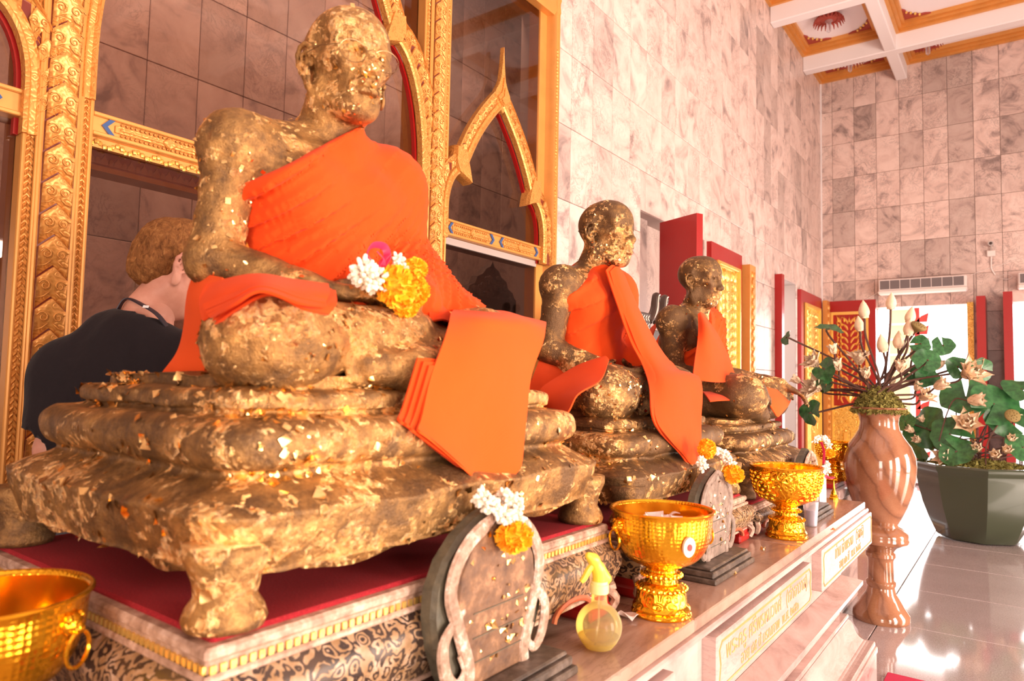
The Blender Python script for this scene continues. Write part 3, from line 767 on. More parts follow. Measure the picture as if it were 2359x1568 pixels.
def door_leaf(name, org, ux, nn, wd, ht, th, label, panel=True, ground='red_lacquer', mirror=1, gold_all=False):
    org, ux, nn = map(lambda a: np.array(a, float), (org, ux, nn)); ux /= np.linalg.norm(ux); nn /= np.linalg.norm(nn); uz = np.array([0, 0, 1.0])
    e = empty(name, tuple(org), label, 'door')
    pl = lambda u, v, d: tuple(org+ux*u+uz*v+nn*d)
    b = B(); b.obox(org+ux*wd/2+uz*ht/2-nn*th/2, ux, nn, uz, wd/2, th/2, ht/2); part('slab', b, M['red_lacquer'], e, False)
    if not panel: return e
    mg = wd*.13; u0, u1, v0, v1 = mg, wd-mg, .15, ht-.17
    b = B(); b.prism([(u0, v0), (u1, v0), (u1, v1), (u0, v1)], pl, 0, .006); part('panel_ground', b, M[ground], e, False)
    b = B(); fw = .045
    for x0, y0, x1, y1 in ((u0, v0, u0+fw, v1), (u1-fw, v0, u1, v1), (u0+fw, v0, u1-fw, v0+fw), (u0+fw, v1-fw, u1-fw, v1)):
        b.obox(org+ux*(x0+x1)/2+uz*(y0+y1)/2+nn*.013, ux, nn, uz, (x1-x0)/2, .013, (y1-y0)/2); b.obox(org+ux*(x0+x1)/2+uz*(y0+y1)/2+nn*.017, ux, nn, uz, (x1-x0)/2-.013, .017, (y1-y0)/2-.013)
    part('panel_frame', b, M['gold_relief'], e, False)
    b = B(); um = (u0+u1)/2; hw = (u1-u0)/2-fw-.01; z = v0+1.02
    rr = random.Random(3)
    while z < v1-.16:
        f = (z-v0)/(v1-v0)
        for s_ in (-1, 1):
            flame(b, (um+s_*hw*.10, z), .20, .028, s_*.25, s_*1.5, pl); flame(b, (um+s_*hw*.42, z-.03), .17, .024, s_*.7, -s_*1.6, pl)
            flame(b, (um+s_*hw*.78, z+.02), .15, .020, -s_*.2, s_*.9, pl); flame(b, (um+s_*hw*.6, z+.08), .10, .016, s_*1.2, -s_*1.2, pl)
        z += .098
    flame(b, (um, v0+1.0), .26, .05, 0, .3, pl)
    for s_ in (-.66, -.33, 0, .33, .66): flame(b, (um+s_*hw, v1-.16), .10, .024, 0, 0, pl)
    part('flame_relief', b, M['gold_relief'], e, True, kind='stuff')
    # lower narrative field: plain gold with low figures
    b = B(); b.prism([(u0+fw, v0+fw), (u1-fw, v0+fw), (u1-fw, v0+.95), (u0+fw, v0+.95)], pl, .004, .014); part('lower_field', b, M['gold_panel'], e, False)
    b = B()
    b.tube([pl(um-.12, v0+.30, .016), pl(um-.13, v0+.62, .016), pl(um-.06, v0+.70, .016), pl(um+.02, v0+.62, .016), pl(um+.02, v0+.30, .016)], .009, 6)
    b.ball(pl(um-.06, v0+.58, .016), .025, 8, 6); b.tube([pl(um-.06, v0+.55, .018), pl(um-.06, v0+.40, .018), pl(um-.02, v0+.30, .016)], [.03, .04, .02], 6)
    for k in range(7): b.tube([pl(u0+.08+k*.07, v0+.10+.03*(k % 2), .016), pl(u0+.10+k*.07, v0+.2, .016), pl(u0+.13+k*.07, v0+.12, .016)], .008, 5)
    b.tube([pl(um+.10, v0+.66, .016), pl(um+.14, v0+.84, .016), pl(um+.2, v0+.7, .016), pl(um+.16, v0+.62, .016)], .012, 6)
    part('low_relief', b, M['gold_relief'], e)
    return e
E1, E2 = P(1605, 490, Z=2.757), P(1520, 513, Z=2.757)
dx = np.array([E1[0]-E2[0], E1[1]-E2[1], 0]); L1 = np.linalg.norm(dx); u1 = dx/L1; n1 = np.array([u1[1], -u1[0], 0])
door_leaf('door_leaf', (E2[0], E2[1], 0), u1, n1, L1, 2.757, .07, 'plain red door leaf standing open at the first doorway behind the middle statue', panel=False)
door_leaf('door_leaf', (WX+.05, 6.60, 0), (0, 1, 0), (1, 0, 0), .93, 2.79, .06, 'red door leaf with carved gold panel folded back behind the farthest statue', ground='gold_panel')
door_leaf('door_leaf', (WX-.02, 9.06, 0), (1, -.04, 0), (.04, 1, 0), .11, 2.79, .10, 'narrow red door leaf seen edge on left of the second doorway', panel=False)
door_leaf('door_leaf', (WX+.05, 10.05, 0), (0, 1, 0), (1, 0, 0), 1.22, 2.73, .06, 'red and gold door leaf folded back in the corner, left of the far wall', ground='gold_panel')
door_leaf('door_leaf', (-2.46, FY-.05, 0), (1, 0, 0), (0, -1, 0), .72, 2.70, .06, 'carved red and gold door leaf flat on the far wall behind the tan vase')
door_leaf('door_leaf', (-.47, FY, 0), (0, -1, 0), (-1, 0, 0), .55, 2.62, .10, 'red door leaf seen edge on at the right of the bright far doorway', panel=False)
door_leaf('door_leaf', (-.18, FY-.002, 0), (0, -1, 0), (-1, 0, 0), .55, 2.66, .10, 'red door leaf seen edge on left of the rightmost doorway', panel=False)
b = B()   # hook shaped handles
def door_jamb(y0, y1, X0, X1, label, ax='y'):
    e = empty('door_architrave', (X0, y0, 0), label, 'door frame')
    b = B(); b.box(X0, y0, 0, X1, y1, 2.70); part('upright', b, M['gold_plain'], e, False)
    b = B(); z = .1
    while z < 2.62:
        c = (y0+y1)/2
        b.prism([(c-.045, z), (c, z+.055), (c+.045, z), (c, z-.055)], (lambda u, v, d: (X1+d, u, v)), 0, .016, inset=.01); z += .115
        flame(b, (c-.03, z-.07), .07, .012, -.3, .5, lambda u, v, d: (X1+d, u, v)); flame(b, (c+.03, z-.07), .07, .012, .3, -.5, lambda u, v, d: (X1+d, u, v))
    part('relief', b, M['gold_carved'], e, False, kind='stuff')
    return e
door_jamb(7.58, 7.78, WX, WX+.12, 'gold carved upright beside the folded door leaf behind the farthest statue')
door_jamb(11.26, 11.44, WX+.065, WX+.13, 'gold carved upright in the corner between the two panelled door leaves')
e = empty('door_architrave', (-.56, FY, 0), 'thin gilded jamb on the right side of the bright far doorway', 'door frame')
b = B(); b.box(-.60, FY-.03, 0, -.525, FY+.2, 2.60); part('upright', b, M['gold_panel'], e, False)
for i, (x, s_) in enumerate(((-.57, -1), (-.13, 1))):
    b = B(); y = 10.98; cx = -.47 if i == 0 else -.13
    pts = [(cx+.0, y, 1.30), (cx+s_*-.06, y, 1.36), (cx+s_*-.11, y, 1.30), (cx+s_*-.08, y, 1.20), (cx+s_*-.12, y, 1.10), (cx+s_*-.10, y, .98), (cx, y, 1.0)]
    b.tube(curve(pts, 20), .022, 6)
    part('door_handle', b, M['red_lacquer'], [o for o in bpy.data.objects if o.name == ('door_leaf.005', 'door_leaf.006')[i]][0])
b = B(); b.box(WX-.05, FY-.01, -.004, 4, FY+.32, .035); struct('trim_2', b, plain('threshold', (.16,.09,.10), .4))
# pale gilded columns outside, beyond the doorway
def column(x, y, lab):
    e = empty('outside_column', (x, y, -.06), lab, 'column')
    b = B(); b.box(x-.16, y-.16, -.06, x+.16, y+.16, 4.2); part('shaft', b, M['column_cream'], e, False)
    b = B()
    for k in range(14): b.box(x-.20, y-.18, .3+k*.28, x+.20, y+.18, .34+k*.28, 0, .01)
    part('band', b, M['white_paint'], e, False, kind='stuff')
column(*P(2075, 800, Y=14.5)[:2], 'pale gold square column outside the bright far doorway')
p_ = P(2124, 700, Y=16.0)
b = B()
for k in range(14): 
    z = p_[2]-.3-k*.25; b.add([(p_[0]-.12, 16, z-.06), (p_[0]+.08, 16, z-.06), (p_[0]+.11, 16, z+.12), (p_[0]-.02, 16, z+.06), (p_[0]-.12, 16.08, z-.06), (p_[0]+.08, 16.08, z-.06), (p_[0]+.11, 16.08, z+.12), (p_[0]-.02, 16.08, z+.06)], [(0,1,2,3), (7,6,5,4), (0,4,5,1), (1,5,6,2), (2,6,7,3), (3,7,4,0)])
b.box(p_[0]-.14, 16, -.06, p_[0]-.05, 16.08, p_[2])
solo('gable_ridge', b, M['red_lacquer'], (p_[0], 16, -.06), 'red flame edged roof ridge outside beyond the bright far doorway', 'roof trim', smooth=False)

# air curtains above the far doors
def air_unit(x0, x1, z0, z1, label):
    e = empty('air_curtain', ((x0+x1)/2, FY, z0), label, 'air conditioner', 'air units above the far doors')
    b = B(); b.box(x0, FY-.24, z0+.05, x1, FY, z1, 0, .012); b.box(x0-.005, FY-.27, z0, x1+.005, FY-.02, z0+.055, 0, .015); part('casing', b, M['white_plastic'], e, False)
    b = B(); b.box(x0+.02, FY-.246, z0+.072, x1-.03, FY-.236, z1-.018); part('grille', b, M['grey_grille'], e, False)
    n = 8
    for k in range(n+1):
        x = x0+.02+(x1-x0-.05)*k/n; b = B(); b.box(x-.003, FY-.252, z0+.072, x+.003, FY-.244, z1-.018); part('slat', b, M['white_plastic'], e, False)
    b = B(); b.box(x0+(x1-x0)*.45, FY-.285, z0+.005, x0+(x1-x0)*.55, FY-.265, z0+.02, 0, .004); part('latch', b, M['white_plastic'], e, False)
air_unit(-1.672, -.585, 2.745, 2.96, 'white air curtain with dark grille above the bright far doorway')
air_unit(-.02, 1.07, 2.73, 2.94, 'white air curtain at the right edge, above the rightmost doorway')
e = empty('security_camera', (-.31, FY, 3.2), 'small security camera on a junction box high on the far wall', 'camera')
b = B(); b.box(-.36, FY-.06, 3.215, -.26, FY, 3.30, 0, .01); part('junction_box', b, M['white_plastic'], e, False)
b = B(); b.tube([(-.31, FY-.03, 3.29), (-.31, FY-.03, 3.36)], .008, 6); b.tube([(-.31, FY-.01, 3.385), (-.31, FY-.12, 3.385)], [.03, .034], 12); part('body', b, M['steel'], e)
b = B(); b.ball((-.31, FY-.122, 3.385), (.02, .008, .02), 10, 6); part('lens', b, M['dark_wood'], e)
b = B(); b.tube(curve([(-.31, FY-.015, 3.22), (-.31, FY-.012, 3.06), (-.27, FY-.012, 2.96)], 8), .010, 6); part('conduit', b, M['white_plastic'], e)
b = B(); b.tube(curve([(-1.9, FY-.01, 2.70), (-1.72, FY-.02, 2.80), (-1.66, FY-.01, 2.90)], 8), .005, 5); solo('cable', b, M['white_plastic'], (-1.8, FY, 2.7), 'short loose cable left of the air curtain above the gold door', 'cable')
b = B(); b.tube(curve([(-.55, FY-.01, 2.98), (-.3, FY-.01, 3.07), (.5, FY-.01, 3.3)], 10), .004, 5)
solo('cable', b, M['white_plastic'], (-.3, FY, 3.0), 'long thin cable rising to the right over the far wall', 'cable')
b = B(); b.tube(curve([(-.26, FY-.01, 2.93), (-.14, FY-.02, 2.96), (-.08, FY-.03, 2.92), (-.14, FY-.02, 2.89), (-.24, FY-.01, 2.92)], 14), .004, 5)
solo('cable', b, M['white_plastic'], (-.3, FY, 2.9), 'looped loose cable end left of the right hand air curtain', 'cable')
# ---------------------------------------------------------------- soft modelling: blended distance fields -> one continuous mesh
class Field:
    def __init__(s, lo, hi, res):
        s.lo = np.array(lo, float); s.res = res; s.n = np.ceil((np.array(hi)-s.lo)/res).astype(int)+1
        s.d = np.full(s.n, .12, np.float32); s.T = (np.eye(3), np.zeros(3), 1.0)
    def pt(s, p): R, t, k = s.T; return R @ (np.array(p, float)*k)+t
    def block(s, lo, hi, mg):
        a = np.maximum(np.floor((np.minimum(lo, hi)-mg-s.lo)/s.res).astype(int), 0); b = np.minimum(np.ceil((np.maximum(lo, hi)+mg-s.lo)/s.res).astype(int)+1, s.n)
        if np.any(b <= a): return None
        sl = tuple(slice(x, y) for x, y in zip(a, b))
        ax = [(s.lo[i]+np.arange(a[i], b[i])*s.res).astype(np.float32) for i in range(3)]
        return sl, np.meshgrid(*ax, indexing='ij', sparse=True)
    def put(s, sl, d, k, op):
        c = s.d[sl]
        if op == 'add': h = np.maximum(k-np.abs(c-d), 0)/k; s.d[sl] = np.minimum(c, d)-h*h*k*.25
        elif op == 'sub': d = -d; h = np.maximum(k-np.abs(c-d), 0)/k; s.d[sl] = np.maximum(c, d)+h*h*k*.25
    def cap(s, a, b, ra, rb=None, k=.02, op='add'):
        rb = ra if rb is None else rb; sc = s.T[2]; a, b = s.pt(a), s.pt(b); ra *= sc; rb *= sc; k *= sc; R = max(ra, rb)
        bl = s.block(np.minimum(a, b)-R, np.maximum(a, b)+R, k+.02)
        if bl is None: return
        sl, (x, y, z) = bl; ab = b-a; L = float(ab @ ab)+1e-9
        t = np.clip(((x-a[0])*ab[0]+(y-a[1])*ab[1]+(z-a[2])*ab[2])/L, 0, 1)
        d = np.sqrt((x-a[0]-t*ab[0])**2+(y-a[1]-t*ab[1])**2+(z-a[2]-t*ab[2])**2)-(ra+t*(rb-ra)); s.put(sl, d, k, op)
    def chain(s, pts, r, k=.01, op='add'):
        for i in range(len(pts)-1): s.cap(pts[i], pts[i+1], r[i] if hasattr(r, '__len__') else r, r[i+1] if hasattr(r, '__len__') else r, k, op)
    def ell(s, c, r, k=.02, op='add', rot=None):
        sc = s.T[2]; A = s.T[0] if rot is None else s.T[0] @ rot; c = s.pt(c); r = np.array(r, float)*sc; k *= sc; R = r.max()
        bl = s.block(c-R, c+R, k+.02)
        if bl is None: return
        sl, (x, y, z) = bl; x = x-c[0]; y = y-c[1]; z = z-c[2]
        q = [x*A[0, i]+y*A[1, i]+z*A[2, i] for i in range(3)]
        k0 = np.sqrt(sum((q[i]/r[i])**2 for i in range(3))); k1 = np.sqrt(sum((q[i]/r[i]**2)**2 for i in range(3)))+1e-6
        s.put(sl, k0*(k0-1)/k1, k, op)
    def grid(s): return np.meshgrid(*[(s.lo[i]+np.arange(s.n[i])*s.res).astype(np.float32) for i in range(3)], indexing='ij', sparse=True)
    def mesh(s):
        d = s.d; n = d.shape; sg = d < 0
        cs = [(i, j, k) for i in (0, 1) for j in (0, 1) for k in (0, 1)]
        sub = lambda a, c: a[c[0]:n[0]-1+c[0], c[1]:n[1]-1+c[1], c[2]:n[2]-1+c[2]]
        cnt = sum(sub(sg, c).astype(np.int8) for c in cs); act = (cnt > 0) & (cnt < 8); I = np.argwhere(act)
        vals = {c: d[I[:, 0]+c[0], I[:, 1]+c[1], I[:, 2]+c[2]] for c in cs}
        acc = np.zeros((len(I), 3)); num = np.zeros(len(I))
        for c in cs:
            for a in range(3):
                if c[a]: continue
                e = list(c); e[a] = 1; v0, v1 = vals[c], vals[tuple(e)]; mk = (v0 < 0) != (v1 < 0)
                t = np.where(mk, v0/(v0-v1+1e-12), 0); q = np.tile(np.array(c, float), (len(I), 1)); q[:, a] = t; acc += q*mk[:, None]; num += mk
        V = s.lo+(I+acc/num[:, None])*s.res; idx = np.full(act.shape, -1, np.int64); idx[tuple(I.T)] = np.arange(len(I)); F = []
        for a in range(3):
            b_, c_ = (a+1) % 3, (a+2) % 3; lo = [0, 0, 0]; hi = list(n); hi[a] -= 1
            lo[b_] = lo[c_] = 1; hi[b_] -= 1; hi[c_] -= 1
            sl = tuple(slice(x, y) for x, y in zip(lo, hi)); s2 = list(sl); s2[a] = slice(lo[a]+1, hi[a]+1)
            m0 = sg[sl]; m1 = sg[tuple(s2)]; E_ = np.argwhere(m0 != m1)+np.array(lo); inside = m0[tuple((E_-np.array(lo)).T)]
            def cell(ob, oc): q = E_.copy(); q[:, b_] -= ob; q[:, c_] -= oc; return idx[tuple(q.T)]
            qd = np.stack([cell(0, 0), cell(1, 0), cell(1, 1), cell(0, 1)], 1); qd[~inside] = qd[~inside][:, ::-1]; F.append(qd)
        F = np.vstack(F); return V, F[(F >= 0).all(1)][:, ::-1] if False else F[(F >= 0).all(1)]
def rotz(a): c, s_ = math.cos(a), math.sin(a); return np.array([[c, -s_, 0], [s_, c, 0], [0, 0, 1.0]])
def roty(a): c, s_ = math.cos(a), math.sin(a); return np.array([[c, 0, s_], [0, 1, 0], [-s_, 0, c]])
def rotx(a): c, s_ = math.cos(a), math.sin(a); return np.array([[1, 0, 0], [0, c, -s_], [0, s_, c]])

def head_into(f, c, yaw=0, pitch=0, s=1.0, roll=0, old=True, ears=True):
    """a bald old man's head: x forward, y left, z up; pitch > 0 looks down"""
    keep = f.T; f.T = (keep[0] @ rotz(yaw) @ roty(pitch) @ rotx(roll), f.pt(c), keep[2]*s)
    f.ell((-.014, 0, .030), (.100, .077, .084), .02); f.ell((.020, 0, .035), (.066, .066, .066), .03)
    f.ell((.024, 0, -.030), (.064, .059, .078), .03)
    f.ell((.058, 0, -.094), (.027, .030, .022), .03)
    for y in (-1, 1):
        f.cap((.058, y*.014, -.098), (-.004, y*.047, -.066), .016, .019, .03)
        f.ell((.054, y*.044, -.018), (.023, .020, .017), .025)
        f.cap((.080, y*.010, .020), (.060, y*.050, .020), .0105, .009, .016)
    f.cap((.080, 0, .016), (.102, 0, -.030), .0085, .0115, .016); f.ell((.103, 0, -.034), (.014, .013, .011), .01)
    for y in (-1, 1): f.ell((.093, y*.0145, -.038), (.0115, .0085, .0085), .007)
    f.ell((.074, 0, -.066), (.022, .032, .023), .02)
    for y in (-1, 1):
        f.ell((.084, y*.031, .001), (.016, .0185, .0115), .010, 'sub')
        f.ell((.0655, y*.031, -.001), (.0145, .0155, .0135), .005)
        f.chain([(.080, y*.016, .001), (.0835, y*.024, .0065), (.0825, y*.034, .0075), (.074, y*.046, .001)], .0032, .004)
        f.chain([(.080, y*.016, -.001), (.0815, y*.024, -.008), (.080, y*.035, -.009), (.073, y*.046, -.002)], .0030, .004)
        if old:
            f.ell((.060, y*.061, -.050), (.030, .014, .026), .022, 'sub')
            f.chain([(.090, y*.020, -.040), (.083, y*.034, -.056), (.074, y*.038, -.076)], .0030, .008, 'sub')
            f.chain([(.080, y*.018, -.016), (.076, y*.030, -.021), (.068, y*.042, -.018)], .0022, .006, 'sub')
            f.chain([(.066, y*.054, .004), (.054, y*.064, .010)], .0016, .005, 'sub'); f.chain([(.066, y*.054, -.002), (.053, y*.064, -.008)], .0016, .005, 'sub')
            f.ell((.034, y*.075, .028), (.032, .012, .026), .02, 'sub')
    f.chain([(.081, -.029, -.0650), (.0955, -.011, -.0580), (.0985, 0, -.0595), (.0955, .011, -.0580), (.081, .029, -.0650)], [.0035, .0068, .0068, .0068, .0035], .006)
    f.chain([(.081, -.026, -.0705), (.0935, -.010, -.0755), (.0965, 0, -.0770), (.0935, .010, -.0755), (.081, .026, -.0705)], [.0035, .0078, .0086, .0078, .0035], .006)
    f.chain([(.084, -.033, -.0690), (.1005, -.014, -.0672), (.1055, 0, -.0674), (.1005, .014, -.0672), (.084, .033, -.0690)], .0030, .003, 'sub')
    f.chain([(.092, -.016, -.0885), (.0985, 0, -.0895), (.092, .016, -.0885)], .0045, .01, 'sub')
    if old:
        for i, z in enumerate((.040, .051, .062)):
            x = .083-.005*i; f.chain([(x-.020, -.045, z-.004), (x-.002, -.02, z+.001), (x+.001, 0, z), (x-.002, .02, z+.001), (x-.020, .045, z-.004)], .0016, .006, 'sub')
    if ears:
        for y in (-1, 1):
            E_ = lambda a, b, o: (-.006+a, y*(.0745+o), -.014+b)
            hel = [E_(.014, .016, .000), E_(.012, .029, .006), E_(.000, .036, .011), E_(-.014, .032, .015), E_(-.021, .018, .017), E_(-.019, .000, .015), E_(-.012, -.016, .011), E_(-.003, -.028, .007)]
            f.ell(E_(-.004, .004, .003), (.017, .0055, .029), .006, 'add', rotz(y*.35)); f.chain(hel, .0046, .004)
            f.chain([E_(.002, .022, .010), E_(-.009, .016, .014), E_(-.010, .002, .013), E_(-.002, -.010, .010)], .0030, .004)
            f.ell(E_(.003, -.033, .005), (.0115, .0058, .017), .007)
            f.ell(E_(.004, .002, .011), (.0075, .0075, .011), .004, 'sub'); f.ell(E_(.014, -.004, .004), (.004, .0045, .007), .004)
    f.T = keep

def hand_into(f, wrist, tip_dir, palm_n, s=1.0, curl=.5, side=1):
    """palm, four unequal bent fingers and a thumb from the side of the palm"""
    t = np.array(tip_dir, float); t /= np.linalg.norm(t); n_ = np.array(palm_n, float); n_ -= t*np.dot(n_, t); n_ /= np.linalg.norm(n_); b_ = np.cross(n_, t)*side
    w_ = np.array(wrist, float); k = .010*s
    for q in (-.028, -.009, .010, .028): f.cap(w_+b_*q*.5*s, w_+t*.075*s+b_*q*s, .017*s, .0125*s, k)
    for q, L, sp in ((-.031, .062, -.06), (-.010, .074, -.01), (.011, .070, .03), (.031, .054, .09)):
        p = w_+t*.078*s+b_*q*s; a = 0.0; r = .0095*s
        for seg, fr in ((.45, .3), (.32, 1.0), (.25, .9)):
            a += curl*fr; d = t*math.cos(a)+n_*math.sin(a)+b_*sp; d /= np.linalg.norm(d); p2 = p+d*L*seg*1.15*s; f.cap(p, p2, r, r*.9, .004*s); p = p2; r *= .92
    p = w_+t*.022*s-b_*.028*s
    for L, sp in ((.035, .95), (.030, .55), (.024, .25)):
        d = t*(1-sp*.5)-b_*sp*.8+n_*.35; d /= np.linalg.norm(d); p2 = p+d*L*s; f.cap(p, p2, .0115*s, .0095*s, .006*s); p = p2

def figure(pose, lo, hi, res, hres, rough=.0035):
    """seated monk; returns body mesh with a finer head joined in (one object)"""
    f = Field(lo, hi, res); g = pose
    f.ell((-.05, 0, .09), (.13, .165, .105), .04); f.ell(g['belly'], (.110, .145, .125), .05); f.ell(g['chest'], (.096, .155, .125), .05)
    for s_, sh in ((-1, g['shR']), (1, g['shL'])):
        f.cap(g['neck0'], sh, .056, .062, .04); f.ell(sh, (.064, .062, .062), .03)
        f.ell((g['chest'][0]+.06, s_*.075, g['chest'][2]+.02), (.05, .07, .055), .04)
    f.cap(g['neck0'], g['neck1'], .060, .050, .035)
    for sd in 'RL':
        f.cap(g['sh'+sd], g['el'+sd], .052, .041, .02); f.ell(g['el'+sd], (.043, .043, .043), .02); f.cap(g['el'+sd], g['wr'+sd], .043, .027, .02)
        hip, kn, an = g['hip'+sd], g['kn'+sd], g['an'+sd]
        f.cap(hip, kn, .098, .078, .03); f.ell(kn, (.096, .106, .082), .04); f.cap(kn, an, .074, .042, .022)
        to = g['toe'+sd]; f.cap(an, to, .036, .026, .02)
        t = np.array(to)-np.array(an); t /= np.linalg.norm(t)
        for q in (-.024, -.010, .003, .015, .027): f.cap(np.array(to)+np.array([0, 0, q]), np.array(to)+np.array([0, 0, q])+t*.03, .010, .009, .005)
        h = g['hand'+sd]; hand_into(f, g['wr'+sd], h[0], h[1], .95, h[2], h[3])
    f.ell(g['lap'], (.13, .15, .05), .04)
    for a, b_, ra in g.get('extra', []): f.cap(a, b_, ra, ra*.8, .03)
    # collar bones, breast folds
    f.cap((g['neck0'][0]+.075, -.02, g['neck0'][2]-.015), (g['shR'][0]+.05, g['shR'][1]*.8, g['shR'][2]+.02), .010, .008, .02)
    V, F = f.mesh(); V = V+noise_n(V, rough)
    hc = np.array(g['head']); h = Field(hc-.19, hc+.17, hres)
    h.cap(g['neck0'], g['neck1'], .060, .050, .03); head_into(h, g['head'], g['hyaw'], g['hpitch'], g['hs'])
    n1, n0 = np.array(g['neck1']), np.array(g['neck0']); h.cap(n1*.4+n0*.6, n1+np.array([.0, 0, .02]), .052, .047, .03)
    for s_ in (-1, 1): h.cap(hc+np.array([-.02, s_*.05, -.075]), n0+np.array([.055, s_*.012, .0]), .014, .010, .022)
    V2, F2 = h.mesh(); V2 = V2+noise_n(V2, rough*.35)
    return np.vstack([V, V2]), np.vstack([F, F2+len(V)]), len(V)
def noise_n(V, a):
    if a == 0: return 0
    return np.stack([noise3(V*38+3), noise3(V*38+17), noise3(V*38+31)], 1)*a*.6+np.stack([noise3(V*110+5), noise3(V*110+9), noise3(V*110+23)], 1)*a*.35

def base_mesh(hx, hy, H, feet, n=220):
    """stepped lotus pedestal: profile swept round a rounded rectangle, slightly lumpy"""
    prof = [(.16,.062),(.03,.062),(.018,.070),(.008,.100),(.002,.130),(.0,.142),(.006,.149),(.030,.166),(.050,.177),(.058,.185),(.056,.193),(.044,.200),(.036,.215),(.034,.235),(.040,.253),(.056,.264),(.080,.267),(.088,.271),(.088,.276),(.083,.280),(.083,.298),(.090,.305),(.104,.308),(.117,.309),(.120,.313),(.121,.325),(.128,.330),(.22,.331)]
    P2 = curve([(o, z) for o, z in prof], 120); V = []; r0 = .075
    for o, z in P2:
        ax, ay = hx-o, hy-o; r = max(r0-o*.3, .02)
        per = []
        for i in range(n):
            a = 2*PI*i/n; c, s_ = math.cos(a), math.sin(a); e = 10.0; q = (abs(c)**e+abs(s_)**e)**(-1/e)
            per.append((ax*q*c, ay*q*s_, z*H))
        V += per
    F = []
    m_ = len(P2)
    for i in range(m_-1):
        for j in range(n): j2 = (j+1) % n; F.append((i*n+j, i*n+j2, (i+1)*n+j2, (i+1)*n+j))
    F.append(tuple(range(n))[::-1]); F.append(tuple((m_-1)*n+j for j in range(n)))
    V = np.array(V)
    V = V+np.stack([noise3(V*14+3), noise3(V*14+17), noise3(V*14+31)], 1)*.0042+np.stack([noise3(V*45+3), noise3(V*45+17), noise3(V*45+31)], 1)*.0022
    b = B(); b.add(V, F); s_f = hx/.375
    for sx in (-1, 1):
        for sy in (-1, 1):
            b.lathe([(.047*s_f, .001), (.050*s_f, .010), (.046*s_f, .022), (.037*s_f, .036), (.040*s_f, .056), (.052*s_f, .085), (.052*s_f, .10)], (sx*(hx-.054*s_f), sy*(hy-.040*s_f), 0), 20)
    # scalloped apron between the feet
    for ax in (0, 1):
        for s_ in (-1, 1):
            L = (hy if ax == 0 else hx)-.14
            poly = [(-L, .08*H)]+[(L*u, .055*H-.010*abs(u)**3-.010*math.cos(u*9)*abs(u)) for u in np.linspace(-1, 1, 25)]+[(L, .08*H)]
            o = (hx if ax == 0 else hy)-.035
            if ax == 0: b.prism(poly[::-1] if s_ > 0 else poly, lambda u, v, d: (s_*(o-.03+d), u, v), 0, .03)
            else: b.prism(poly if s_ > 0 else poly[::-1], lambda u, v, d: (u, s_*(o-.03+d), v), 0, .03)
    return b
def flakes(V, F, count, size, seed, bias=None, lift=.004):
    """loose curling leaves of gold on a surface"""
    r = np.random.default_rng(seed); V = np.asarray(V); F = np.asarray(F); C = V[F].mean(1)
    n_ = np.cross(V[F[:, 1]]-V[F[:, 0]], V[F[:, 2]]-V[F[:, 0]]); n_ /= np.linalg.norm(n_, axis=1, keepdims=True)+1e-12
    wgt = np.clip(noise3(C*9+seed*5.5)+.15, 0, 1)**1.5
    if bias is not None: wgt = wgt*bias(C)+bias(C)*.05
    if wgt.sum() <= 0: return B()
    pick = r.choice(len(F), count, p=wgt/wgt.sum()); b = B()
    for i in pick:
        c, n0 = C[i], n_[i]; t = np.cross(n0, r.normal(size=3)); t /= np.linalg.norm(t)+1e-9; u = np.cross(n0, t); s_ = size*r.uniform(.45, 1.25); s2 = s_*r.uniform(.5, 1)
        q = [c+n0*lift*r.uniform(.1, .6)+t*s_*a+u*s2*e+n0*r.normal()*s_*.26 for a, e in ((-.5, -.5), (.5, -.5), (.5, .5), (-.5, .5))]; mid = c+n0*(lift*.4+s_*r.uniform(-.12, .12))
        b.add(q+[mid], [(0, 1, 4), (1, 2, 4), (2, 3, 4), (3, 0, 4)])
    return b

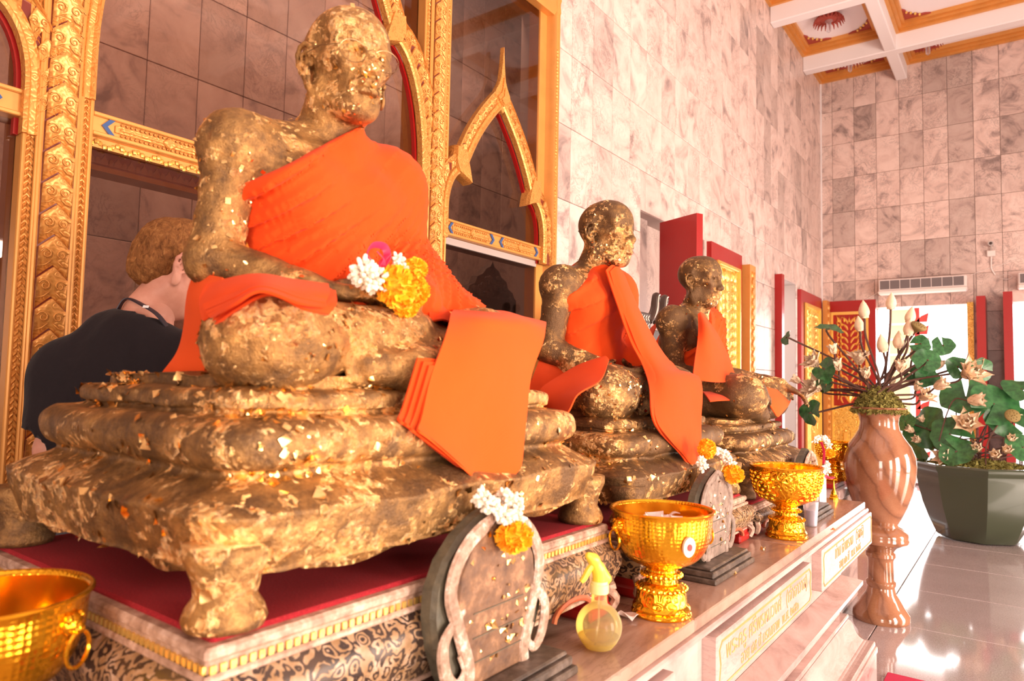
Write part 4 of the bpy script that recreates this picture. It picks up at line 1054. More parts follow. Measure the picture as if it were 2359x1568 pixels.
def robe_mesh(g, lo, hi, res, infl, neck, seed, fold=.0055, low=.06, rbulge=True, style=0):
    """one-shoulder robe: an inflated copy of trunk and left arm cut along the neckline, with raised folds"""
    f = Field(lo, hi, res); i = infl; bel, ch = np.array(g['belly']), np.array(g['chest'])
    f.ell((-.05, 0, .10), (.13+i, .155+i, .11), .04); f.ell(bel, (.112+i, .148+i, .13+i), .05); f.ell(ch, (.100+i, .158+i, .130+i), .05)
    f.cap(g['neck0'], g['shR'], .058+i, .064+i, .04); f.cap((g['neck0'][0]+.075, 0, g['neck0'][2]-.015), (g['shR'][0]+.05, g['shR'][1]*.8, g['shR'][2]+.02), .010+i, .010+i, .03)
    f.cap(g['neck0'], g['neck1'], .061+i, .051+i, .03)
    f.cap(g['neck0'], g['shL'], .062+i, .070+i, .04); f.ell(g['shL'], (.072+i,)*3, .04)
    for s_ in (-1, 1): f.ell((ch[0]+.06, s_*.072, ch[2]+.02), (.05+i, .075+i, .06+i), .04)
    if style == 2: f.cap(g['shL'], g['elL'], .062+i, .060+i, .05)
    if style == 0:
        f.cap(g['shL'], g['elL'], .070+i, .070+i, .06); f.cap(g['elL'], g['wrL'], .066+i, .05+i, .05)
        f.cap(g['elL'], (.13, .27, .13), .075, .07, .06); f.cap(g['elL'], (-.06, .25, .08), .07, .07, .06)
    x, y, z = f.grid()
    (ay, az), (by, bz) = neck; d = np.array([by-ay, bz-az]); d /= np.linalg.norm(d); nn = np.array([-d[1], d[0]]); nn = nn if nn[1] < 0 else -nn
    xs = x*.0
    u = (y-ay)*nn[0]+(z-az)*nn[1]                       # distance below the neckline
    P_ = np.stack(np.broadcast_arrays(x, y, z), -1).reshape(-1, 3); band = np.abs(f.d.reshape(-1)) < .035
    fo = np.zeros(len(P_), np.float32); q = P_[band]; ub = np.broadcast_to(u, f.d.shape).reshape(-1)[band]
    v = q[:, 1]*.75+q[:, 2]*.5+seed; wv = noise3(np.stack([q[:, 0]*3+seed, v*4, ub*6], 1))*.045
    spread = np.clip(.55+(q[:, 1]-.15)*-1.1, .35, 1.3)
    ph = (ub+wv)/spread
    rid = lambda p, w_: (np.abs(((p/w_) % 1)*2-1))**1.6
    amp = .55+.45*noise3(q*7+seed)
    saw = lambda p, w_: ((p/w_) % 1)**1.6
    tot = saw(ph, .070)*.85+saw(ph*1.0+.013+.02*noise3(q*3+seed), .031)*.40*amp
    fade = np.clip(.55+1.1*noise3(q*np.array([5, 5, 5])+seed+9), .12, 1.3)
    fo[band] = (tot*fade-.25)*fold*1.6; f.d = f.d-fo.reshape(f.d.shape)
    hem = f.d*0
    f.d = np.maximum(f.d, -(u-.004*np.sin(v.mean()+0)).astype(np.float32))
    f.d = np.maximum(f.d, (low-z).astype(np.float32))
    return f.mesh()
# ---------------------------------------------------------------- the altar bench
SX, SY1, SZ = -.575, 3.457, .85
al = empty('altar_bench', (-1.1, 1.2, 0), 'long pink marble altar bench with stepped plinth and lettered name plates', 'bench')
y0 = -.9; xb = -1.64
def slab(x, y1, z0, z1, nm, mat='bench_marble', bev=.004):
    b = B(); b.box(xb, y0, z0, x, y1, z1, 0, bev); return part(nm, b, M[mat], al, False)
top = bpy.data.objects.new('top', None); COL.objects.link(top); top.parent = al; top.location = Vector((-1.1, 1.2, .85))-wloc(al)
ys = [y0, -.3, .58, 1.46, 2.34, SY1]
for i in range(len(ys)-1):
    b = B(); b.box(xb, ys[i]+.001, .822, -1.05, ys[i+1]-.001, SZ, 0, .003); part('slab', b, M['bench_top'], top, False)
    b = B(); b.box(-1.049, ys[i]+.001, .822, SX, ys[i+1]-.001, SZ, 0, .003); part('slab', b, M['bench_top'], top, False)
slab(SX+.012, SY1+.012, .806, .822, 'moulding'); slab(SX-.012, SY1-.012, .69, .806, 'frieze'); slab(SX-.03, SY1-.03, .655, .69, 'moulding')
slab(SX-.085, SY1-.085, .53, .655, 'dado')
b = B(); b.box(xb, y0, .50, SX-.085, SY1-.085, .53)
xa, ya, xc, yc_ = SX-.085, SY1-.085, SX-.010, SY1-.010
b.add([(xa, y0, .532), (xa, ya, .532), (xb, ya, .532), (xc, y0, .506), (xc, yc_, .506), (xb, yc_, .506)], [(0, 3, 4, 1), (1, 4, 5, 2)])
b.box(xb, y0, .488, SX-.010, SY1-.010, .506); part('ledge', b, M['bench_marble'], al, False)
slab(SX-.09, SY1-.09, .36, .49, 'dado'); slab(SX-.06, SY1-.06, .345, .362, 'moulding')
b = B(); prof = [(SX-.075, .345), (SX-.060, .338), (SX-.048, .322), (SX-.042, .300), (SX-.032, .274), (SX-.014, .252), (SX+.010, .240)]
pr = curve([(x, 0, z) for x, z in prof], 16)
for i in range(len(pr)-1):
    x_, z_ = (pr[i][0]+pr[i+1][0])/2, pr[i][2]; dx_ = x_-SX
    b.add([(xb, y0, pr[i+1][2]), (pr[i+1][0], y0, pr[i+1][2]), (pr[i+1][0], SY1+pr[i+1][0]-SX, pr[i+1][2]), (xb, SY1+pr[i+1][0]-SX, pr[i+1][2]),
           (xb, y0, pr[i][2]), (pr[i][0], y0, pr[i][2]), (pr[i][0], SY1+pr[i][0]-SX, pr[i][2]), (xb, SY1+pr[i][0]-SX, pr[i][2])], [(1, 2, 6, 5), (2, 3, 7, 6), (4, 5, 6, 7)])
part('cyma', b, M['bench_marble'], al, True)
slab(SX+.030, SY1+.030, .217, .240, 'tread'); slab(SX+.038, SY1+.040, .19, .217, 'moulding'); slab(SX+.034, SY1+.036, 0, .19, 'plinth')
def thai(txt, size, x, y, z, parent, mat, name='lettering'):
    cu = bpy.data.curves.new('lettering', 'FONT'); cu.body = txt; cu.size = size; cu.extrude = .0012; cu.align_x = 'CENTER'; cu.align_y = 'CENTER'; cu.resolution_u = 2
    tmp = bpy.data.objects.new('lettering', cu); COL.objects.link(tmp)
    dg = bpy.context.evaluated_depsgraph_get(); me = bpy.data.meshes.new_from_object(tmp.evaluated_get(dg)); bpy.data.objects.remove(tmp); me.materials.clear(); me.materials.append(mat)
    o = link(name, me, parent, Vector((x, y, z))-wloc(parent)); o.rotation_euler = (PI/2, 0, PI/2); o['kind'] = 'stuff'; return o
def nameplate(ya, yb, za, zb, l1, l2, d=.034):
    e = bpy.data.objects.new('name_plate', None); COL.objects.link(e); e.parent = al; e.location = Vector((SX, (ya+yb)/2, za))-wloc(al)
    xf = SX-.012+d; b = B(); b.box(SX-.03, ya, za, xf, yb, zb, 0, .003); part('stone', b, M['bench_marble'], e, False)
    b = B(); q = .014; r = .0028
    ol = [(ya+.03, zb-q), (yb-.03, zb-q), (yb-q, zb-.03), (yb-.022, (za+zb)/2), (yb-q, za+.03), (yb-.03, za+q), (ya+.03, za+q), (ya+q, za+.03), (ya+.022, (za+zb)/2), (ya+q, zb-.03)]
    b.tube([(xf, u, v) for u, v in ol], r, 5, closed=True); part('border', b, M['letter_orange'], e, False)
    h = zb-za; ym = (ya+yb)/2
    thai(l1, h*.44, xf, ym, za+h*.66, e, M['letter_orange']); thai(l2, h*.33, xf, ym, za+h*.28, e, M['letter_orange'])
A_ = [P(1660, 1425, X=SX+.02), P(1868, 1283, X=SX+.02), P(1897, 1265, X=SX+.02), P(1496+40, 1515, X=SX+.02)]
zb_ = P(1652, 1432, X=SX+.02)[2]; za_ = P(1655, 1535, X=SX+.02)[2]
zb_, za_ = .795, .668
nameplate(P(1650, 1440, X=SX+.02)[1], P(1868, 1300, X=SX+.02)[1], za_, zb_, 'พระครู ศรีพรหมวงศ์   (เจ้าอาวาส)', 'อายุ ๘๕ ปี มรณภาพ  พ.ศ. ๒๔๕๑')
nameplate(P(1893, 1275, X=SX+.02)[1], SY1+.02, za_, zb_+.01, 'ท่าน เจ้าพรหม   (วิสุทธิ)', 'อายุ ๗๐ ปี   พ.ศ. ๒๔๘๘')
nameplate(.35, P(1555, 1520, X=SX+.02)[1], za_, zb_, 'พระครู วิสุทธิวงศ์   (ญาณมุนี)', 'อายุ ๘๑ ปี   พ.ศ. ๒๔๘๓')

# ---------------------------------------------------------------- lacquered stands
def stand(y0, y1, zt, x1, label, x0=-1.46):
    e = empty('lacquer_stand', ((x0+x1)/2, (y0+y1)/2, SZ), label, 'stand', 'red felt topped lacquer stands under the statues')
    b = B(); b.box(x0+.012, y0+.012, zt-.012, x1-.012, y1-.012, zt, 0, .003); part('felt_top', b, M['red_felt'], e, False)
    h = zt-SZ; zr = zt-h*.20
    b = B(); b.box(x0, y0, zr, x1, y1, zt-.010, 0, .004); b.box(x0-.004, y0-.004, zt-.022, x1+.004, y1+.004, zt-.006, 0, .004); part('rail', b, M['worn_rail'], e, False)
    b = B()
    n = int((y1-y0)/.0125); 
    for k in range(n):
        y = y0+(y1-y0)*(k+.5)/n
        b.box(x1-.001, y-.0035, zr+.004, x1+.0035, y+.0035, zt-.026)
    n = int((x1-x0)/.0125)
    for k in range(n):
        x = x0+(x1-x0)*(k+.5)/n; b.box(x-.0035, y0-.0035, zr+.004, x+.0035, y0+.001, zt-.026)
    part('beading', b, M['gold_relief'], e, False, kind='stuff')
    # bulging carved waist on all four sides, broken by an arch over each foot
    zl = SZ+h*.26; prof = curve([(0.0, zr), (.006, zr-h*.03), (.022, zr-h*.12), (.026, zr-h*.24), (.016, zr-h*.40), (.0, zl), (-.03, zl)], 18)
    V = []; n = len(prof)
    for o, z in prof:
        for x, y in ((x0-o, y0-o), (x1+o, y0-o), (x1+o, y1+o), (x0-o, y1+o)): V.append((x, y, z))
    F = [(i*4+j, (i+1)*4+j, (i+1)*4+(j+1) % 4, i*4+(j+1) % 4) for i in range(n-1) for j in range(4)]
    b = B(); b.add(V, F); part('waist', b, M['vine_lacquer'], e, True, sharpen=True)
    b = B()
    for z, o, r in ((zr, .004, .005), (zl, .002, .005)):
        b.tube([(x0-o, y0-o, z), (x1+o, y0-o, z), (x1+o, y1+o, z), (x0-o, y1+o, z)], r, 6, closed=True)
    part('edge_bead', b, M['worn_rail'], e, True)
    for x, y in ((x0+.035, y0+.035), (x1-.035, y0+.035), (x1-.035, y1-.035), (x0+.035, y1-.035)):
        b = B(); sx = 1 if x > (x0+x1)/2 else -1; sy = 1 if y > (y0+y1)/2 else -1
        b.obox((x, y, (SZ+zl)/2+.012), (1,0,0), (0,1,0), (0,0,1), .040, .040, (zl-SZ)/2+.012); b.box(x-.046, y-.046, SZ+.0005, x+.046, y+.046, SZ+.028, 0, .006)
        f_ = part('foot', b, M['red_lacquer'], e, False, label='red lacquered foot')
        b = B(); b.tube(curve([(x+sx*.045, y+sy*.045, SZ+.012), (x+sx*.052, y+sy*.052, SZ+.035), (x+sx*.038, y+sy*.038, SZ+.055), (x+sx*.05, y+sy*.05, zl+.01)], 10), [.010]*10, 6); part('foot_scroll', b, M['worn_rail'], f_)
    for k in range(3):
        b = B(); ym = y0+(y1-y0)*(k+.5)/3; b.tube([(x1+.012, ym+.07*math.cos(t), zl-.012+.030*math.sin(t)) for t in np.linspace(0, PI, 11)], .006, 6); part('apron_arch', b, M['red_inlay'], e)
    return e
stand(.44, 1.365, 1.05, -.742, 'worn vine pattern lacquer stand with red felt under the nearest, largest statue')
stand(1.51, 2.315, 1.0, -.742, 'worn vine pattern lacquer stand under the middle statue, behind the paper filled bowl')
stand(2.41, 3.25, .955, -.742, 'dark vine pattern lacquer stand under the farthest statue, behind the second bowl')

# ---------------------------------------------------------------- three gilded monks
PO = dict(belly=(-.02, 0, .18), chest=(-.02, 0, .34), neck0=(-.015, 0, .455), neck1=(.025, 0, .545), shR=(-.02, -.178, .418), shL=(-.02, .172, .425),
    elR=(-.035, -.205, .215), wrR=(.135, -.130, .165), elL=(.0, .215, .215), wrL=(.15, .10, .155), hipR=(-.03, -.12, .085), knR=(.185, -.230, .066), anR=(.215, .03, .095), toeR=(.17, .13, .115),
    hipL=(-.03, .12, .085), knL=(.17, .285, .080), anL=(.265, .0, .030), toeL=(.25, -.10, .032), lap=(.10, 0, .075), head=(.055, 0, .616), hyaw=-.24, hpitch=.02, hs=.985,
    handR=((.55, .85, -.10), (0, 0, 1), .25, -1), handL=((.45, -.9, -.12), (0, 0, 1), .25, 1))
def statue(O, pose, s, base, seat, matA, matB, label, res, hres, nfl, seed, bias):
    """O = seat centre in the world; base = (hx, hy, H, centre x, centre y, z)"""
    hx, hy, H, bx, by, bz = base
    e = empty('gilded_statue', (bx, by, bz), label, 'statue', 'gilded seated monk statues on the altar')
    bm = base_mesh(hx, hy, H, True); bm.V = [(x+bx, y+by, z+bz) for x, y, z in bm.V]
    part('pedestal', bm, matB, e, True, sharpen=False)
    V, F, nb = figure(pose, (-.24, -.46, -.03), (.46, .50, .56), res, hres)
    V = V*s+np.array(O); b = B(); b.add(V, F); part('figure', b, matA, e, True, sharpen=False)
    fk = flakes(V, F, nfl[0], .0085*s, seed, bias[0]); q = flakes(np.array(bm.V), [f[:4] for f in bm.F if len(f) == 4], nfl[1], .013*s, seed+3, bias[1]); fk.add(q.V, q.F)
    part('loose_gold_leaf', fk, M['leaf_flake'], e, True, kind='stuff', sharpen=False)
    return e, V, F
def gauss(c, r): c = np.array(c); return lambda C: np.exp(-((C-c)**2).sum(1)/(2*r*r))
S1 = (-1.10, .855, 1.338); S2 = (-1.10, 1.915, 1.262); S3 = (-1.19, 2.87, 1.212)
mA1 = leafbronze('gilt_figure', .40, .6, 1.0, 1.0, .12); mB1 = leafbronze('gilt_pedestal', .44, .7, 2.0, .8, .06)
b1 = lambda C: .035+1.6*gauss((-.88, .65, 1.40), .10)(C)+1.2*gauss((-.95, .88, 1.40), .14)(C)+2.2*gauss((-1.05, .56, 1.40), .07)(C)+.25*gauss((-1.1, .66, 1.7), .12)(C)+1.0*gauss((-.95, .84, 1.87), .04)(C)
b2 = lambda C: .3+(C[:, 0] > -.95)*.5+(C[:, 2] > 1.30)*.5
st1 = statue(S1, PO, 1.0, (.375, .46, .92, -1.105, .905, 1.05), 0, mA1, mB1, 'largest and nearest gilded monk statue, seated cross-legged and wearing thin wire glasses', .0058, .0028, (900, 800), 11, (b1, b2))
po2 = dict(PO); po2.update(hyaw=-.12, hpitch=.03, elR=(-.035, -.215, .205), wrR=(.13, -.16, .15))
mA2 = leafbronze('gilt_figure', .34, .55, 3.0, 1.1, .0); mB2 = leafbronze('gilt_pedestal', .40, .6, 4.0, .9)
b3 = lambda C: .05+1.8*gauss((-.86, 1.70, 1.32), .09)(C)+.2*gauss((-.9, 1.8, 1.5), .2)(C)
st2 = statue(S2, po2, .92, (.33, .40, .84, -1.08, 1.935, 1.0), 0, mA2, mB2, 'middle gilded monk statue with bright gold leaf on its right knee', .0085, .0040, (350, 280), 21, (b3, b2))
po3 = dict(PO); po3.update(chest=(.0, 0, .32), neck0=(.035, 0, .43), neck1=(.075, 0, .52), head=(.085, -.02, .592), hpitch=.10, hyaw=-.10, hs=.93, shR=(.02, -.165, .405), shL=(.02, .165, .405),
    elR=(.03, -.175, .19), wrR=(.27, -.045, .165), elL=(.06, .23, .2), wrL=(.32, .34, .155), knR=(.30, -.13, .10), knL=(.25, .36, .085), anR=(.31, .05, .03), toeR=(.30, .13, .03), hipR=(-.02, -.12, .09),
    handR=((.8, .35, -.45), (.3, .1, -1), .45, 1), handL=((.8, .3, -.45), (.3, .1, -1), .4, 1))
mA3 = leafbronze('gilt_figure', .34, .5, 7.0, 1.2, .0); mB3 = leafbronze('gilt_pedestal', .40, .6, 8.0, 1.0)
b4 = lambda C: .04+.9*gauss((-.85, 2.9, 1.3), .2)(C)
st3 = statue(S3, po3, 1.0, (.36, .40, .82, -1.12, 2.86, .955), 0, mA3, mB3, 'farthest, smallest looking gilded monk statue leaning forward with hands on its knees', .0095, .0048, (220, 220), 31, (b4, b2))
# wire glasses on the nearest statue
hd = np.array(S1)+np.array(PO['head']); b = B(); hs = .985
HR_ = rotz(PO['hyaw']) @ roty(PO['hpitch'])
G = lambda x, y, z: tuple(hd+HR_ @ (np.array([x+.0, y, z])*hs))
for s_ in (-1, 1):
    b.tube([G(.098-.012*abs(math.cos(t))*0-.010*(.5-.5*s_*math.cos(t)*s_), s_*.034+.025*math.cos(t), -.008+.021*math.sin(t)) for t in np.linspace(0, 2*PI, 24)[:-1]], .0007, 5, closed=True)
    b.tube([G(.092, s_*.060, -.002), G(.05, s_*.080, .002), G(.0, s_*.084, .004)], .0007, 5)
b.tube([G(.101, -.010, -.004), G(.108, 0, .0), G(.101, .010, -.004)], .0007, 5)
part('glasses', b, M['wire'], st1[0], True, label='thin wire framed glasses')
# ---------------------------------------------------------------- orange robes
def robe_thing(O, s, pose, neck, seed, label, res, infl=.012, fold=.011, low=.06, style=0):
    V, F = robe_mesh(pose, (-.26, -.28, -.02), (.32, .42, .58), res, infl, neck, seed, fold, low, style=style)
    e = empty('orange_robe', O, label, 'robe', 'orange robes draped on the statues')
    b = B(); b.add(V*s+np.array(O), F); part('wrap', b, M['orange_cloth'], e, True, sharpen=False); return e
def rows(*R): return [[P(px, py, X=X) for px, py, X in r] for r in R]
def drape(name, R, parent, mat='orange_cloth', nu=26, nv=30, thick=.004, wob=.004, seed=0, off=(0, 0, 0)):
    b = B(); b.sheet(np.array(R)+np.array(off), nu, nv, thick, wob, seed); return part(name, b, M[mat], parent, True)
def cloth_thing(label, R, mat='orange_cloth', layers=1, loff=(-.008, 0, 0), **k):
    c = np.mean(np.array(R).reshape(-1, 3), 0); z0 = np.array(R).reshape(-1, 3)[:, 2].min()
    e = empty('orange_cloth', (c[0], c[1], z0), label, 'cloth', 'orange cloths laid on the statues')
    for i in range(layers): drape('fold', R, e, mat, seed=k.get('seed', 0)+i, off=np.array(loff)*i, wob=k.get('wob', .004), thick=k.get('thick', .004))
    return e
robe_thing(S1, 1.0, PO, ((.010, .500), (-.215, .330)), 1.0, 'large orange robe over the left shoulder of the nearest statue', .0056, fold=.016)
r2 = robe_thing(S2, .92, po2, ((.0, .528), (-.24, .352)), 4.0, 'orange robe over the left shoulder of the middle statue', .0085)
r3 = robe_thing(S3, 1.0, po3, ((.06, .46), (-.21, .20)), 8.0, 'orange robe wrapped round the belly and shoulder of the farthest statue', .0095, style=2)
# nearest statue: pleats over the right knee, tail behind the hip, apron over the left knee
e = cloth_thing('pleated end of orange robe lying over the right knee of the nearest statue',
    rows([(468, 652, -0.985), (530, 640, -0.925), (600, 634, -0.875), (680, 646, -0.845), (756, 655, -0.825)],
         [(455, 690, -0.975), (520, 668, -0.895), (600, 648, -0.845), (685, 668, -0.810), (758, 680, -0.795)],
         [(468, 738, -0.925), (530, 694, -0.865), (604, 660, -0.820), (684, 690, -0.785), (742, 704, -0.785)]), layers=3, loff=(.006, .002, -.006), wob=.006, seed=3)
for k in range(4): drape('pleat', rows([(470+4*k, 700+8*k, -0.925+.01*k), (540, 676+7*k, -0.855+.008*k), (602, 652+5*k, -0.815+.006*k), (690, 676+6*k, -0.780+.004*k), (750, 690+4*k, -0.775)],
    [(472+4*k, 708+8*k, -0.920+.01*k), (540, 682+7*k, -0.847+.008*k), (602, 657+5*k, -0.807+.006*k), (690, 682+6*k, -0.775+.004*k), (748, 695+4*k, -0.770)]), e, nv=5, thick=.004, wob=.001, seed=k)
cloth_thing('orange tail of robe hanging behind the right hip of the nearest statue',
    rows([(452, 640, -1.17), (478, 636, -1.13), (520, 645, -1.05)], [(440, 690, -1.19), (462, 690, -1.12), (500, 690, -1.03)], [(426, 760, -1.21), (455, 745, -1.13), (486, 745, -1.05)],
         [(405, 815, -1.23), (445, 812, -1.15), (484, 805, -1.07)], [(366, 864, -1.25), (420, 864, -1.17), (485, 858, -1.08)]), 'orange_pale', seed=5, wob=.012)
ap = rows([(1050, 712, -1.0), (1120, 716, -1.0), (1190, 728, -1.0), (1254, 742, -1.0)], [(1040, 718, -.86), (1120, 724, -.82), (1190, 736, -.82), (1258, 748, -.86)], [(1030, 760, -.80), (1110, 765, -.785), (1180, 775, -.785), (1252, 780, -.80)],
    [(1000, 850, -.772), (1080, 855, -.762), (1150, 862, -.762), (1226, 870, -.772)], [(968, 960, -.762), (1050, 968, -.757), (1130, 975, -.757), (1204, 985, -.765)],
    [(957, 990, -.752), (1044, 1034, -.748), (1120, 1066, -.748), (1196, 1050, -.755)], [(962, 998, -.745), (1050, 1064, -.742), (1140, 1116, -.742), (1190, 1082, -.748)], [(970, 1004, -.742), (1056, 1070, -.740), (1152, 1128, -.740), (1180, 1096, -.745)])
e = cloth_thing('pale orange folded cloth hanging over the left knee of the nearest statue, reaching its pedestal', ap, 'orange_pale', seed=9, wob=.010)
for k in range(1, 4): drape('fold', np.array(ap)[3:]+np.array([-.007*k, -.006*k, .006*k]), e, 'orange_cloth', seed=20+k, wob=.003)
cloth_thing('orange cloth bunched behind the apron cloth beside the left arm of the nearest statue',
    rows([(975, 690, -.95), (1010, 690, -.97), (1045, 705, -1.0)], [(985, 715, -.90), (1015, 712, -.92), (1048, 722, -.95)], [(990, 740, -.88), (1020, 735, -.88), (1050, 745, -.9)]), seed=4, wob=.01)
# middle statue
cloth_thing('orange sash of the middle statue falling from shoulder to a folded point on the pedestal',
    rows([(1404, 626, -1.0), (1418, 614, -1.0), (1430, 622, -1.01), (1440, 640, -1.03)], [(1428, 700, -.965), (1446, 696, -.955), (1462, 700, -.965), (1472, 716, -.985)], [(1462, 790, -.915), (1482, 786, -.905), (1502, 790, -.91), (1520, 802, -.93)],
         [(1490, 845, -.875), (1512, 840, -.86), (1540, 845, -.86), (1570, 858, -.87)], [(1506, 895, -.825), (1535, 882, -.815), (1575, 872, -.815), (1612, 872, -.83)], [(1510, 960, -.785), (1540, 962, -.778), (1580, 960, -.778), (1614, 955, -.785)],
         [(1530, 1000, -.772), (1556, 1008, -.765), (1588, 1012, -.765), (1614, 1005, -.775)], [(1572, 1045, -.765), (1585, 1052, -.76), (1600, 1055, -.76), (1614, 1050, -.765)], [(1590, 1070, -.76), (1598, 1074, -.757), (1606, 1074, -.757), (1611, 1070, -.76)]), layers=2, loff=(-.008, -.01, .004), seed=31, wob=.004)
cloth_thing('orange cloth corner lying across the right knee of the middle statue',
    rows([(1388, 824, -.945), (1396, 822, -.935), (1403, 830, -.92)], [(1330, 846, -1.0), (1355, 855, -.95), (1385, 872, -.885)], [(1285, 872, -1.02), (1315, 890, -.95), (1345, 900, -.875)], [(1242, 905, -1.02), (1285, 918, -.945), (1328, 915, -.87)], [(1262, 945, -.97), (1285, 948, -.92), (1315, 942, -.865)], [(1272, 958, -.94), (1284, 963, -.91), (1302, 962, -.87)]), seed=33, wob=.005)
cloth_thing('orange drape behind the right elbow of the middle statue',
    rows([(1262, 770, -1.2), (1285, 790, -1.15), (1320, 835, -1.08)], [(1248, 810, -1.17), (1275, 832, -1.12), (1312, 850, -1.06)], [(1232, 860, -1.13), (1262, 868, -1.08), (1300, 870, -1.04)], [(1212, 915, -1.1), (1242, 908, -1.06), (1262, 895, -1.03)]), seed=35, wob=.012)
# farthest statue
cloth_thing('orange front panel hanging from the left shoulder of the farthest statue',
    rows([(1608, 722, -1.06), (1615, 718, -1.055), (1622, 722, -1.06)], [(1608, 770, -1.02), (1630, 755, -1.0), (1650, 765, -1.03)], [(1602, 820, -.985), (1640, 815, -.965), (1676, 818, -1.0)], [(1598, 862, -.95), (1645, 868, -.93), (1690, 862, -.96)], [(1600, 874, -.945), (1650, 880, -.925), (1706, 878, -.95)]), seed=41, wob=.005)
cloth_thing('orange strip of cloth across the lap of the farthest statue',
    rows([(1618, 903, -1.0), (1690, 898, -.97), (1762, 890, -.93)], [(1628, 914, -.95), (1690, 908, -.93), (1765, 900, -.9)], [(1636, 924, -.92), (1695, 920, -.9), (1760, 910, -.88)]), seed=43)
cloth_thing('small orange cloth corner hanging by the hand of the farthest statue',
    rows([(1762, 892, -.88), (1795, 898, -.875), (1828, 906, -.89)], [(1768, 920, -.84), (1796, 922, -.835), (1822, 922, -.85)], [(1780, 944, -.82), (1795, 948, -.815), (1810, 940, -.83)], [(1788, 958, -.815), (1793, 960, -.813), (1800, 952, -.82)]), 'orange_pale', seed=45)
cloth_thing('orange robe end behind the back of the farthest statue',
    rows([(1520, 735, -1.3), (1508, 760, -1.32), (1500, 790, -1.33)], [(1512, 745, -1.36), (1498, 770, -1.36), (1490, 795, -1.36)], [(1500, 755, -1.4), (1490, 775, -1.4), (1482, 790, -1.4)]), seed=47)

